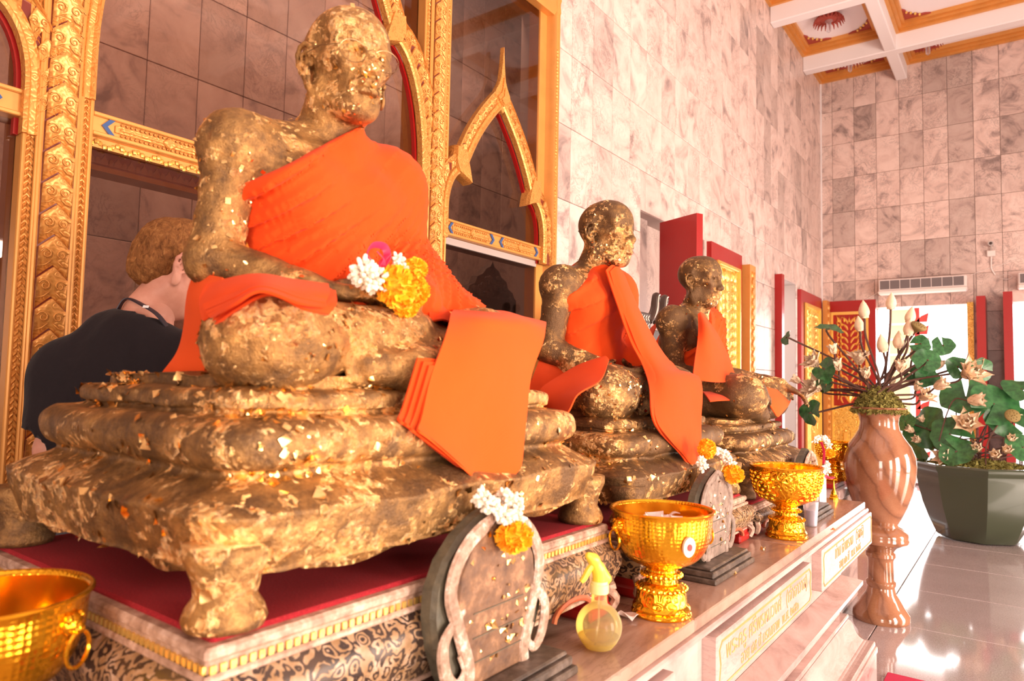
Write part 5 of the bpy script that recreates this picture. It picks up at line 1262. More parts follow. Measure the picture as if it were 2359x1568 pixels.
# ---------------------------------------------------------------- visitor behind the nearest statue
def visitor():
    N = np.array(P(338, 722, X=-1.95)); Hc = np.array([-1.925, 1.000, 1.655]); yaw = 1.30
    t = np.array([-.5, .866, 0]); lf = np.array([-.866, -.5, 0])
    shl = np.array(P(165, 858, X=-2.05)); shr = N+np.array([.16, .10, -.125])
    ell_ = np.array(P(122, 1035, X=-2.04)); wrl = ell_+t*.23+np.array([.05, .02, -.02]); elr = shr+np.array([.06, .02, -.27]); wrr = elr+t*.22+np.array([-.03, 0, -.02])
    pel = np.array([-1.90, .83, .93]); ch = (N+pel)/2+np.array([-.02, .0, .06])
    e = empty('person', (pel[0], pel[1], 0), 'ginger haired man in black t-shirt standing behind the nearest statue, head bowed', 'person')
    lo, hi = (-2.36, .38, -.01), (-1.45, 1.42, 1.62)
    f = Field(lo, hi, .011)
    f.cap(N-np.array([0, 0, .02]), Hc+np.array([0, -.03, -.06]), .064, .054, .03); f.cap(N-np.array([0, 0, .09]), shl-np.array([0, 0, .01]), .06, .052, .04); f.cap(N-np.array([0, 0, .09]), shr-np.array([0, 0, .01]), .06, .052, .04)
    RT = rotz(2.094); f.ell(ch, (.095, .15, .22), .05, 'add', RT); f.ell(pel, (.105, .14, .14), .05, 'add', RT)
    for a, b_, c, s_ in ((shl, ell_, wrl, 1), (shr, elr, wrr, -1)):
        f.cap(a, b_, .054, .041, .02); f.cap(b_, c, .042, .028, .02); hand_into(f, c, t+np.array([0, 0, -.2]), (0, 0, -1), 1.0, .35, s_)
    for s_ in (-1, 1):
        h = pel-lf*s_*(-.09); k = h+np.array([.0, .03, -.42]); a = k+np.array([.01, -.03, -.41]); f.cap(h, k, .085, .06, .03); f.cap(k, a, .058, .04, .02); f.cap(a-np.array([0, 0, .02]), a+t*.15-np.array([0, 0, .05]), .04, .03, .02)
    V, F = f.mesh(); h = Field(Hc-.17, Hc+.17, .005); head_into(h, Hc, yaw, .42, 1.06, 0, False)
    h.cap(N-np.array([0, 0, .0]), Hc+np.array([0, -.03, -.06]), .062, .056, .03)
    V2, F2 = h.mesh(); b = B(); b.add(np.vstack([V, V2]), np.vstack([F, F2+len(V)])); part('body', b, M['skin'], e, True, sharpen=False)
    # hair: cap of the skull with a tousled crown, cropped sides
    h = Field(Hc-.17, Hc+.19, .0045); h.T = (rotz(yaw) @ roty(.42), Hc, 1.06)
    h.ell((-.018, 0, .034), (.108, .086, .094), .02); h.ell((.015, 0, .060), (.085, .074, .070), .03); h.ell((-.06, 0, -.03), (.058, .062, .06), .03)
    for k in range(34):
        a = random.uniform(0, 2*PI); r = random.uniform(.0, .075); c = (.0+r*math.cos(a)*1.1, r*math.sin(a)*.9, .105-.35*r); h.cap(c, (c[0]+random.uniform(-.02, .03), c[1]+random.uniform(-.025, .025), c[2]+random.uniform(.008, .026)), .016, .007, .014)
    for y in (-1, 1): h.ell((.012, y*.085, -.025), (.040, .028, .045), .012, 'sub')
    h.ell((.12, 0, -.06), (.105, .16, .105), .02, 'sub'); h.ell((-.05, 0, -.135), (.12, .12, .045), .02, 'sub')
    V, F = h.mesh(); V = V+np.stack([noise3(V*70+3), noise3(V*70+17), noise3(V*35+31)], 1)*.0045; b = B(); b.add(V, F); part('hair', b, M['hair'], e, True, sharpen=False)
    # t-shirt
    f = Field(lo, hi, .010)
    RT = rotz(2.094); f.ell(ch, (.118, .185, .25), .06, 'add', RT); f.ell(pel+np.array([0, 0, .06]), (.130, .172, .19), .06, 'add', RT); f.cap(shl-np.array([0, 0, .03]), shr-np.array([0, 0, .03]), .085, .085, .08); f.cap(shl-np.array([-.03, 0, .16]), shr-np.array([.03, 0, .16]), .10, .10, .08)
    for a, b_ in ((shl, ell_), (shr, elr)):
        f.cap(N-np.array([0, 0, .15]), a-np.array([0, 0, .005]), .078, .072, .05); d = (b_-a)/np.linalg.norm(b_-a); f.cap(a, a+d*.155, .074, .068, .05)
    f.cap(N+np.array([.02, .03, .09]), N+np.array([-.005, -.005, -.045]), .080, .076, .008, 'sub')
    for a, b_ in ((shl, ell_), (shr, elr)): d = (b_-a)/np.linalg.norm(b_-a); f.cap(a+d*.185, b_+d*.05, .062, .062, .01, 'sub'); f.cap(a+d*.215, b_+d*.1, .095, .095, .006, 'sub')
    V, F = f.mesh(); V = V+np.stack([noise3(V*np.array([22, 22, 5])), noise3(V*np.array([22, 22, 5])+9), noise3(V*9)], 1)*.007
    b = B(); b.add(V, F); part('t_shirt', b, M['black_shirt'], e, True, sharpen=False)
    f = Field(lo, (-1.45, 1.42, 1.05), .012); f.ell(pel-np.array([0, 0, .02]), (.175, .165, .13), .05)
    for s_ in (-1, 1):
        hh = pel+lf*s_*.09; k = hh+np.array([.0, .03, -.42]); a = k+np.array([.01, -.03, -.36]); f.cap(hh, k, .098, .076, .03); f.cap(k, a, .074, .064, .03)
    V, F = f.mesh(); b = B(); b.add(V, F); part('trousers', b, M['trousers'], e, True, sharpen=False)
    for s_ in (-1, 1):
        a = pel+lf*s_*.09+np.array([.01, 0, -.83]); f = Field(a-.35, a+.35, .012); f.cap(a+np.array([0, 0, -.055]), a+t*.17+np.array([0, 0, -.062]), .046, .036, .02); f.ell(a+np.array([0, 0, -.03]), (.05, .05, .06), .02)
        V, F = f.mesh(); V[:, 2] = np.maximum(V[:, 2], .001); b = B(); b.add(V, F); part('shoe', b, M['shoe'], e, True, sharpen=False)
    # lanyard round the neck
    L = [P(272, 712, X=-1.955), P(285, 692, X=-1.945), P(300, 688, X=-1.93), P(330, 703, X=-1.885), P(360, 722, X=-1.855), P(382, 748, X=-1.84), P(400, 778, X=-1.84), P(412, 815, X=-1.86)]
    b = B(); b.tube(curve(L, 40), .0105, 6, flat=.25); part('lanyard', b, M['lanyard'], e)
    q = np.array(P(336, 706, X=-1.868)); b = B(); b.obox(q, (.45, .89, -.0), (.89, -.45, 0), (0, .3, .95), .007, .0012, .0035); part('lanyard_print', b, M['white_print'], e, False, label='small white print on the lanyard')
visitor()
# ---------------------------------------------------------------- offerings on the altar
def bowl(x, y, z, s, mat, label, ring_ang=(-2.0, 1.14), bosses=False, k=24):
    e = empty('gold_bowl', (x, y, z), label, 'bowl', 'gold offering bowls')
    A = lambda pr: [(r*s, h*s) for r, h in pr]
    b = B(); b.lathe(A([(.1065, .222)]+curve([(.1065, .2215, 0), (.1035, .18, 0), (.0935, .148, 0), (.0745, .1245, 0), (.05, .1125, 0), (.0, .1085, 0)], 14)[:, :2].tolist()), (x, y, z), 48); b.F = b.F[:-2]; b.M = b.M[:-2]; part('inside', b, M['bowl_plain'], e, True, sharpen=False)
    b = B(); b.lathe(A(curve([(.034, .101, 0), (.052, .108, 0), (.078, .122, 0), (.096, .146, 0), (.106, .178, 0), (.109, .212, 0), (.111, .222, 0)], 22)[:, :2].tolist()+[(.113, .224), (.1135, .228), (.110, .229)]+curve([(.107, .222, 0), (.104, .18, 0), (.094, .148, 0), (.075, .124, 0), (.05, .112, 0), (.0, .108, 0)], 14)[:, :2].tolist()), (x, y, z), 56)
    part('bowl_body', b, M[mat], e, True, sharpen=False)
    b = B(); b.tube([(x+.1125*s*math.cos(t), y+.1125*s*math.sin(t), z+.226*s) for t in np.linspace(0, 2*PI, 57)[:-1]], .0032*s, 8, closed=True); part('rim', b, M['bowl_plain'], e)
    b = B(); b.lathe(A([(.0, .0), (.064, .0), (.066, .004), (.064, .009), (.061, .011), (.063, .016), (.061, .021), (.057, .024), (.0555, .030), (.054, .050), (.051, .060), (.046, .066), (.043, .068), (.036, .070), (.034, .076), (.034, .080), (.043, .083), (.044, .088), (.042, .092), (.035, .094), (.034, .098), (.036, .102), (.0, .103)]), (x, y, z), 48); part('foot', b, M['bowl_flower'], e)
    b = B()
    for q in range(26):
        a = 2*PI*q/26; b.ball((x+.0435*s*math.cos(a), y+.0435*s*math.sin(a), z+.0855*s), .0042*s, 6, 4)
    for q in range(30):
        a = 2*PI*q/30; b.ball((x+.0545*s*math.cos(a), y+.0545*s*math.sin(a), z+.058*s), .004*s, 6, 4)
    part('beading', b, M['bowl_plain'], e, kind='stuff')
    if bosses:
        b = B()
        for i in range(7):
            for j in range(k):
                a = 2*PI*(j+.5*(i % 2))/k; h = .130+i*.0125; r = np.interp(h, [.122, .146, .178, .212], [.078, .096, .106, .109])
                if math.cos(3*a+.5) > -.35: b.ball((x+(r-.001)*s*math.cos(a), y+(r-.001)*s*math.sin(a), z+h*s), .0072*s, 7, 5)
        part('bosses', b, M['bowl_plain'], e, kind='stuff')
    for ra in ring_ang:
        c, s_ = math.cos(ra), math.sin(ra); b = B(); cx, cy, cz = x+.112*s*c, y+.112*s*s_, z+.172*s
        b.ball((x+.107*s*c, y+.107*s*s_, z+.196*s), (.015*s,)*3, 10, 8); b.ball((x+.117*s*c, y+.117*s*s_, z+.192*s), .008*s, 8, 6)
        for q in (-1, 1): b.ball((x+.112*s*c-q*.010*s*s_, y+.112*s*s_+q*.010*s*c, z+.204*s), .006*s, 8, 6)
        m_ = part('lion_mask', b, M['bowl_plain'], e)
        b = B(); rad = .021*s
        b.tube([(cx-s_*rad*math.cos(t)+.006*s*c, cy+c*rad*math.cos(t)+.006*s*s_, cz-.006*s+rad*math.sin(t)) for t in np.linspace(0, 2*PI, 25)[:-1]], .0026*s, 6, closed=True); part('ring', b, M['bowl_plain'], m_)
    return e
p1 = P(1523, 1412, Z=SZ); bowl(p1[0], p1[1], SZ+.0005, 1.0, 'bowl_scale', 'gold footed bowl full of crumpled white papers at the bench edge', (-2.15, .95))
p2 = P(1812, 1236, Z=SZ); bowl(p2[0], p2[1], SZ+.0005, 1.04, 'bowl_flower', 'gold footed bowl with raised round bosses, second along the bench', (-1.95, 1.2), True)
p3 = P(-20, 1372, Z=1.075); bowl(p3[0], p3[1]-.005, SZ+.0005, 1.0, 'bowl_scale', 'blurred gold bowl cut off by the left edge of the photo', (-2.6, .6))
b = B()   # medallion on the first bowl
bx, by = p1[0], p1[1]; a = -.62; c, s_ = math.cos(a), math.sin(a)
pc = np.array([bx+.109*c, by+.109*s_, SZ+.168])
bm_ = [o for o in bpy.data.objects if o.name == 'gold_bowl'][0]
def disc(c, nrm, r1, r2, th, n=20):
    nrm = np.array(nrm, float); nrm /= np.linalg.norm(nrm); u = np.cross([0, 0, 1.0], nrm); u /= np.linalg.norm(u); v = np.cross(nrm, u); b = B()
    V = [np.array(c)+u*r1*math.cos(t)+v*r2*math.sin(t)+nrm*k for k in (-th, th) for t in np.linspace(0, 2*PI, n+1)[:-1]]
    b.add(V, [tuple(range(n))[::-1], tuple(range(n, 2*n))]+[(i, (i+1) % n, n+(i+1) % n, n+i) for i in range(n)]); return b
md = part('medallion', disc(pc, (c, s_, -.12), .014, .021, .003), M['pearl'], bm_, False, label='oval white medallion with a red mark')
part('medallion_mark', disc(pc+np.array([c, s_, -.1])*.004, (c, s_, -.12), .005, .007, .0012), M['letter_red'], md, False)
def scrap(loc, s, seed, label, cat='paper', grp=None, name='paper_scrap', mat='paper'):
    r = np.random.default_rng(seed); R = [[(loc[0]+(i-1)*s*.5+r.normal()*s*.1, loc[1]+(j-1)*s*.5+r.normal()*s*.1, loc[2]+.002+abs(r.normal())*s*.35*(1 if (i+j) % 2 else .15)) for i in range(3)] for j in range(3)]
    b = B(); b.sheet(R, 7, 7, .0012); return solo(name, b, M[mat], (loc[0], loc[1], loc[2]), label, cat, grp)
r_ = random.Random(5)
for k in range(10):
    a = r_.uniform(0, 2*PI); q = r_.uniform(0, .072)
    R = np.random.default_rng(70+k); c = np.array([p1[0]+q*math.cos(a), p1[1]+q*math.sin(a), SZ+.190+.012*R.random()]); u = R.normal(size=3); u[2] *= .5; u /= np.linalg.norm(u); v = np.cross(u, R.normal(size=3)); v /= np.linalg.norm(v)
    rr = [[c+u*(i-1)*.020+v*(j-1)*.018+np.cross(u, v)*(.008*((i+j) % 2)-.004) for i in range(3)] for j in range(3)]
    b = B(); b.sheet(rr, 6, 6, .001); solo('crumpled_paper', b, M['paper'], tuple(c), 'crumpled white paper square inside the gold bowl at the bench edge', 'paper', 'crumpled papers in the gold bowl')
scrap(P(1632, 1338, Z=SZ), .050, 1, 'white paper scrap beside the dark plaque base', grp='paper scraps on the bench'); scrap(P(1446, 1424, Z=SZ), .040, 2, 'small curled white paper between spray bottle and bowl', grp='paper scraps on the bench')
for i, (px, py, lb) in enumerate(((1756, 1268, 'crumb of gold leaf on the bench below the second gold bowl'), (1690, 1324, 'crumb of gold leaf on the bench right of the paper scrap'), (1920, 1222, 'crumb of gold leaf on the bench edge near the plastic cup'), (1294, 1377, 'crumb of gold leaf on the bench behind the spray bottle'))):
    scrap(P(px, py, Z=SZ), .016, 30+i, lb, 'gold leaf', None, 'gold_crumb', 'leaf_flake')
# spray bottle
sp = P(1379, 1496, Z=SZ); x, y = sp[0], sp[1]
e = empty('spray_bottle', (x, y, SZ), 'round clear yellow spray bottle with pale yellow trigger at the bench edge', 'bottle')
b = B(); b.lathe([(0, .001)]+[(.0435*math.sin(t), .0440-.0435*math.cos(t)) for t in np.linspace(.35, 2.75, 22)]+[(.0155, .088), (.0148, .094), (.0148, .110)], (x, y, SZ), 36); part('globe', b, M['yellow_clear'], e, True, sharpen=False)
b = B(); b.lathe([(.0, .003), (.026, .006), (.036, .019), (.0385, .026), (.0, .026)], (x, y, SZ), 30); part('water', b, M['yellow_water'], e)
b = B(); b.tube([(x, y, SZ+.11), (x-.002, y+.002, SZ+.05), (x-.006, y-.004, SZ+.008)], .0022, 6); part('dip_tube', b, M['clear'], e)
b = B(); b.lathe([(.0, .106), (.0175, .106), (.0175, .122), (.016, .123), (.0155, .128), (.0, .129)], (x, y, SZ), 24); part('collar', b, M['pale_yellow'], e)
f = Field((x-.07, y-.07, SZ+.12), (x+.07, y+.07, SZ+.20), .0022); d = np.array([-.30, -.62, 0]); d /= np.linalg.norm(d); q = np.array([x, y, SZ])
f.cap(q+[0, 0, .126], q+d*.004+[0, 0, .148], .0125, .0115, .008); f.cap(q-d*.016+[0, 0, .130], q+d*.016+[0, 0, .170], .010, .0105, .01); f.cap(q+d*.014+[0, 0, .168], q+d*.026+[0, 0, .177], .0105, .007, .006)
V, F = f.mesh(); b = B(); b.add(V, F); part('sprayer_head', b, M['yellow_plastic'], e, True, sharpen=False)
b = B(); b.tube(curve([q+d*.016+[0, 0, .160], q+d*.026+[0, 0, .150], q+d*.034+[0, 0, .138], q+d*.042+[0, 0, .130]], 10), [.006, .006, .0065, .0065, .0065, .006, .006, .0055, .005, .004], 8); part('trigger', b, M['yellow_plastic'], e)
b = B(); b.ball(q+np.array([.0, -.012, .147])-d*.002, (.005, .004, .006), 8, 6); part('green_mark', b, plain('green_mark', (.12,.30,.03), .6), e, label='small green mark on the trigger head')
# plastic cup with a purple drink
cp = P(1868, 1211, Z=SZ); x, y = cp[0], cp[1]; e = empty('plastic_cup', (x, y, SZ), 'clear plastic cup of purple drink behind the second gold bowl', 'cup')
b = B(); b.lathe([(.0, .001), (.021, .001), (.027, .088), (.0285, .09), (.026, .089), (.0195, .004), (.0, .004)], (x, y, SZ), 24); part('cup_wall', b, M['clear'], e)
b = B(); b.lathe([(.0, .005), (.0195, .005), (.0235, .058), (.0, .058)], (x, y, SZ), 24); part('drink', b, M['purple_drink'], e)

# ---------------------------------------------------------------- carved name boards in front of the statues
def board(yc, label, X=-.685, w_=.30, h=.262, facemat='plaque_face', edgemat='plaque_edge'):
    z0 = SZ+.036
    e = empty('carved_board', (X, yc, SZ), label, 'plaque', 'carved boards standing before the statues')
    half = [(.34, 0), (.40, .10), (.47, .28), (.50, .45), (.49, .60), (.42, .75), (.30, .87), (.15, .955), (.05, .99), (0, 1.03)]
    ol = [(u*w_, v*h) for u, v in half]+[(-u*w_, v*h) for u, v in half[-2::-1]]
    b = B(); b.prism([(yc+u, z0+v) for u, v in ol], lambda u, v, d: (X+d, u, v), -.032, -.004, inset=.004); part('back_board', b, M['plaque_back'], e, False)
    half2 = [(.24, 0), (.27, .14), (.33, .35), (.36, .52), (.34, .66), (.26, .80), (.14, .88), (.06, .90), (0, .96)]
    fp = [(u*w_, v*h) for u, v in half2]+[(-u*w_, v*h) for u, v in half2[-2::-1]]
    b = B(); b.prism([(yc+u, z0+v) for u, v in fp], lambda u, v, d: (X+d, u, v), -.006, .006, inset=.004); part('face_panel', b, M[facemat], e, False)
    for s_ in (-1, 1):
        b = B(); c = curve([(.26, .0), (.25, .12), (.30, .26), (.36, .42), (.41, .56), (.38, .70), (.28, .83), (.12, .92), (.0, .985)], 26)
        b.tube([(X+.004, yc+s_*u*w_, z0+v*h) for u, v in c], [w_*.048]*22+[w_*.04, w_*.034, w_*.028, w_*.02], 8, flat=.45, up=(1, 0, 0)); part('frame_band', b, M[edgemat], e)
        b = B(); c = curve([(.30, .46), (.40, .40), (.47, .30), (.44, .14), (.36, .06), (.30, .12), (.34, .22)], 24)
        b.tube([(X+.006, yc+s_*u*w_, z0+v*h) for u, v in c], [w_*(.014+.030*math.sin(PI*min(1, k/20))) for k in range(24)], 8, flat=.45, up=(1, 0, 0)); part('scroll', b, M[edgemat], e)
    b = B()
    for q in range(3): b.box(X+.005, yc-w_*.23, z0+h*(.14+.14*q), X+.0075, yc+w_*.23, z0+h*(.145+.14*q))
    part('groove', b, M['plaque_back'], e, False, kind='stuff')
    b = flakes(*(lambda V: (V, np.array([(i*13+j, i*13+j+1, (i+1)*13+j+1) for i in range(12) for j in range(12)])))(np.array([(X+.006, yc+(j-6)/6*w_*.28, z0+h*(.1+.8*i/12)) for i in range(13) for j in range(13)])), 46, .010, int(yc*100), lambda C: np.ones(len(C)), .003)
    part('gold_specks', b, M['leaf_flake'], e, False, kind='stuff')
    e2 = None; b = B(); x1 = X+.058
    b.box(X-.07, yc-w_*.58, SZ, x1, yc+w_*.58, SZ+.014, 0, .003); b.box(X-.062, yc-w_*.56, SZ+.014, x1-.008, yc+w_*.56, SZ+.030, 0, .003); b.box(X-.055, yc-w_*.54, SZ+.030, x1-.016, yc+w_*.54, SZ+.038, 0, .003); part('base', b, M['plinth_dark'], e, False)
    return e
board(.898, 'carved wooden board nearest the camera with a jasmine garland over its top', w_=.282)
board(1.885, 'worn grey brown carved board standing behind the paper filled gold bowl', w_=.27, h=.235, facemat='plaque_grey', edgemat='plaque_grey')
board(2.93, 'carved board beyond the second gold bowl, seen almost edge on', w_=.25, h=.22)
# glass block and little gilded spire at the end of the bench
gs = P(1905, 1165, Z=SZ); b = B(); b.box(gs[0]-.02, gs[1]-.05, SZ+.001, gs[0]-.014, gs[1]+.06, SZ+.17, 0, .002)
solo('glass_plate', b, M['clear'], (gs[0], gs[1], SZ), 'clear upright glass plate beside the last garland at the bench end', 'glass', smooth=False)
gq = P(1921, 1150, Z=SZ); b = B(); b.lathe([(.020, .0), (.020, .008), (.016, .012), (.017, .018), (.012, .024), (.012, .032), (.006, .044), (.004, .06), (.001, .085)], (gq[0], gq[1], SZ), 16)
solo('gilded_spire', b, M['bowl_plain'], (gq[0], gq[1], SZ), 'tiny gilded spire ornament at the back end of the bench', 'ornament')

# ---------------------------------------------------------------- garlands
def buds(b, path, r, n, rb, seed):
    R = np.random.default_rng(seed); c = curve(path, 60)
    for k in range(n):
        p = c[R.integers(0, 60)]; d = R.normal(size=3); d /= np.linalg.norm(d); q = p+d*r*R.uniform(.75, 1.05)
        ax = np.stack([np.cross(d, [.3, .5, .8]), np.cross(d, np.cross(d, [.3, .5, .8])), d]); ax /= np.linalg.norm(ax, axis=1, keepdims=True); b.ball(q, (rb*.7, rb*.7, rb*1.15), 6, 4, 0, ax)
def puff(c, r, seed, mat='marigold', squash=(1, 1, 1)):
    R = np.random.default_rng(seed); b = B(); b.ball(c, tuple(r*.82*s for s in squash), 14, 10); n = 230
    for k in range(n):
        z = 1-2*(k+.5)/n; a = k*2.39996; d = np.array([math.sqrt(1-z*z)*math.cos(a), math.sqrt(1-z*z)*math.sin(a), z]); t = np.cross(d, R.normal(size=3)); t /= np.linalg.norm(t); u = np.cross(d, t)
        o = np.array(c)+d*r*.74*np.array(squash); L = r*R.uniform(.24, .36); w_ = r*.15; tip = o+(d+t*R.uniform(-.5, .5)+u*R.uniform(-.5, .5))*L
        b.add([o-u*w_*.6, o+u*w_*.6, tip+u*w_+d*w_*.3, tip-u*w_-d*w_*.1], [(0, 1, 2, 3)])
    return b
def garland(label, jas, mar, ribbon, loc, grp='flower garlands on the altar'):
    e = empty('flower_garland', loc, label, 'garland', grp)
    for i, (path, r, n, rb) in enumerate(jas): b = B(); buds(b, path, r, n, rb, 50+i); part('jasmine', b, M['jasmine'], e, kind='stuff')
    for i, (c, r, sq) in enumerate(mar): part('marigold', puff(c, r, 80+i, squash=sq), M['marigold'], e, False)
    for i, (pts, w_) in enumerate(ribbon): b = B(); b.tube(curve(pts, 26), w_, 6, flat=.18); part('ribbon', b, M['ribbon'], e)
    return e
Q = lambda px, py, X: np.array(P(px, py, X=X))
garland('jasmine and marigold posy with a pink ribbon in the lap of the nearest statue',
    [([Q(835, 622, -.87), Q(848, 640, -.86), Q(868, 650, -.855)], .022, 150, .0062), ([Q(912, 598, -.88), Q(920, 612, -.875), Q(924, 618, -.87)], .013, 60, .0055)],
    [(Q(912, 660, -.842), .034, (1, 1, 1)), (Q(955, 622, -.86), .022, (1, 1, 1)), (Q(952, 672, -.85), .028, (1, 1, 1)), (Q(935, 706, -.845), .020, (1, 1.2, .9))],
    [([Q(862, 610, -.87), Q(845, 588, -.875), Q(858, 565, -.88), Q(885, 568, -.88), Q(892, 592, -.875), Q(880, 612, -.865)], .0075), ([Q(895, 585, -.875), Q(880, 605, -.862), Q(890, 628, -.86)], .006), ([Q(870, 580, -.87), Q(885, 600, -.86), Q(872, 622, -.86)], .006)], tuple(Q(900, 690, -.87)))
garland('jasmine ring with one marigold hung on top of the nearest carved board',
    [([Q(1106, 1142, -.70), Q(1122, 1160, -.685), Q(1150, 1178, -.672), Q(1172, 1200, -.662)], .013, 150, .0052), ([Q(1150, 1136, -.70), Q(1178, 1150, -.685), Q(1195, 1175, -.672), Q(1188, 1205, -.662)], .012, 130, .0050)],
    [(Q(1184, 1236, -.655), .0285, (1, 1.05, .80))], [], tuple(Q(1150, 1240, -.685)))
garland('jasmine arc with two marigolds on the second carved board behind the gold bowl',
    [([Q(1642, 1036, -.71), Q(1664, 1044, -.69), Q(1680, 1062, -.67), Q(1690, 1082, -.665)], .012, 150, .0052), ([Q(1612, 1058, -.70), Q(1620, 1076, -.69)], .012, 70, .005)],
    [(Q(1688, 1092, -.66), .030, (1, 1, .78)), (Q(1628, 1034, -.70), .024, (1, .8, 1.2))], [], tuple(Q(1660, 1100, -.685)))
garland('jasmine garland with pink ribbon and marigold at the far end of the bench',
    [([Q(1876, 1014, -.72), Q(1896, 1008, -.71), Q(1908, 1020, -.70), Q(1910, 1034, -.70)], .012, 120, .0055), ([Q(1902, 1066, -.70), Q(1906, 1088, -.70)], .014, 60, .006)],
    [(Q(1911, 1044, -.69), .024, (1, 1, .75))], [([Q(1892, 1018, -.70), Q(1898, 1040, -.695), Q(1897, 1068, -.695)], .006), ([Q(1900, 1094, -.695), Q(1910, 1102, -.69), Q(1918, 1098, -.69)], .012)], tuple(Q(1905, 1100, -.70)))

# ---------------------------------------------------------------- beyond the bench
# low offering table with the fourth bowl
tb = P(1930, 1148, Y=4.6); e = empty('offering_table', (tb[0]-.25, 4.75, 0), 'pale marble offering table with a red top step beyond the bench end', 'table')
zt = P(1930, 1112, Y=4.6)[2]
b = B(); b.box(tb[0]-.72, 4.5, 0, tb[0]+.02, 5.1, zt-.09, 0, .01); b.box(tb[0]-.76, 4.46, zt-.09, tb[0]+.04, 5.14, zt-.03, 0, .008); part('body', b, M['bench_marble'], e, False)
b = B(); b.box(tb[0]-.70, 4.52, zt-.03, tb[0]+.0, 5.06, zt, 0, .004); part('red_step', b, M['red_lacquer'], e, False)
bp = P(1922, 1108, Y=4.72); bowl(bp[0], 4.74, zt+.0005, 1.05, 'bowl_flower', 'gold bowl on the offering table, partly hidden by the tan vase', (-2.0, 1.1), True)
# inlaid settee between the statues and the wall
q = P(1500, 722, X=-1.9); y1, zt = q[1], q[2]; q2 = P(1527, 682, X=-1.9)
e = empty('inlaid_settee', (-2.0, y1-.1, 0), 'black inlaid settee with curled finials between middle and farthest statue', 'settee')
yL = y1-.5
b = B(); b.box(-1.95, yL, zt-.62, -1.90, y1, zt, 0, .006); part('back_panel', b, M['dark_wood'], e, False)
b = B(); b.box(-1.90, yL, .42, -1.45, y1+.28, .47, 0, .008); part('seat', b, M['dark_wood'], e, False)
for xx in (-1.93, -1.48):
    for yy in (yL+.02, y1+.26): b = B(); b.box(xx-.025, yy-.025, 0, xx+.025, yy+.025, .42 if xx > -1.7 else zt-.6, 0, .005); part('leg', b, M['dark_wood'], e, False)
b = B()
for r in range(2):
    for k in range(14):
        y = yL+.03+k*.033; z = zt-.035-r*.05
        for s_ in (-1, 1): b.obox((-1.898, y, z+s_*.009), (1,0,0), (0, .8, s_*.6), (0, -s_*.6, .8), .002, .013, .0028)
for k in range(6): b.ball((-1.898, yL+.06+k*.08, zt-.14), (.003, .007, .007), 8, 5)
part('pearl_inlay', b, M['pearl'], e, False, kind='stuff')
b = B(); b.box(-1.95, y1, zt-.62, -1.90, y1+.28, zt-.10, 0, .006); part('arm_panel', b, M['dark_wood'], e, False)
for dy in (0, .13):
    c = [(0, -.02), (.05, .02), (.085, .07), (.095, .12), (.105, .155), (.125, .165), (.14, .150), (.138, .130), (.126, .125)]
    b = B(); b.tube([(-1.92, y1+dy+u, zt-.03+v) for u, v in curve(c, 22)], [.030-.0006*k for k in range(22)], 8, flat=.8); sc_ = part('finial', b, M['dark_wood'], e)
    b = B(); b.tube([(-1.895, y1+dy+u, zt-.03+v) for u, v in curve(c[:6], 18)], .004, 5); part('finial_inlay', b, M['pearl'], sc_)
# tall stone vase
vx, vy = -.698, 4.672; D = float(CM[2] @ (np.array([vx, vy, .7])-np.array([0, 0, EYE]))); k_ = D/FPX
vz = lambda py: P(2030, py, Y=vy)[2]
prof = [(0, 1427), (57, 1427), (59, 1420), (58, 1408), (50, 1396), (46, 1390), (40, 1378), (31, 1364), (28, 1350), (31, 1344), (31, 1338), (27, 1334), (26, 1290), (28, 1284), (31, 1280), (31, 1272), (27, 1268), (34, 1258), (48, 1250), (57, 1246), (59, 1240), (57, 1234), (58, 1229), (56, 1223), (52, 1219), (46, 1214), (38, 1210), (36, 1205), (44, 1190), (56, 1164), (67, 1132), (74, 1098), (76, 1070), (74, 1048), (66, 1026), (52, 1006), (43, 990), (40, 974), (42, 960), (50, 948), (57, 941), (58, 938), (54, 937), (47, 946), (38, 960), (36, 976), (0, 980)]
b = B(); b.lathe([(r*k_, max(vz(y), .0005)) for r, y in prof], (vx, vy, 0), 56)
vase = solo('stone_vase', b, M['vase_stone'], (vx, vy, 0), 'tall tan swirled stone vase on pedestal beyond the bench, holding lotus flowers', 'vase')
# green glazed planter, eight-sided
px_, py_ = -.35, 7.79; D2_ = float(CM[2] @ (np.array([px_, py_, .5])-np.array([0, 0, EYE]))); k2 = D2_/FPX
pz = lambda y: P(2255, y, Y=py_)[2]
b = B(); prof = [(0, 1238), (76, 1238), (80, 1234), (94, 1200), (106, 1164), (114, 1128), (118, 1100), (119, 1088), (121, 1084), (125, 1078), (126, 1072), (123, 1068), (115, 1068), (108, 1080), (0, 1084)]
n = 8; V = []; F = []
for r, y in prof:
    for j in range(8): a = 2*PI*(j+.5)/8-.2; V.append((px_+r*k2*1.04*math.cos(a), py_+r*k2*1.04*math.sin(a), max(pz(y), .0005)))
for i in range(len(prof)-1):
    for j in range(8): j2 = (j+1) % 8; F.append((i*8+j, i*8+j2, (i+1)*8+j2, (i+1)*8+j))
b.add(V, F); planter = solo('green_planter', b, M['green_glaze'], (px_, py_, 0), 'large dark green glazed eight-sided planter with lotus flowers on the shiny floor', 'planter')
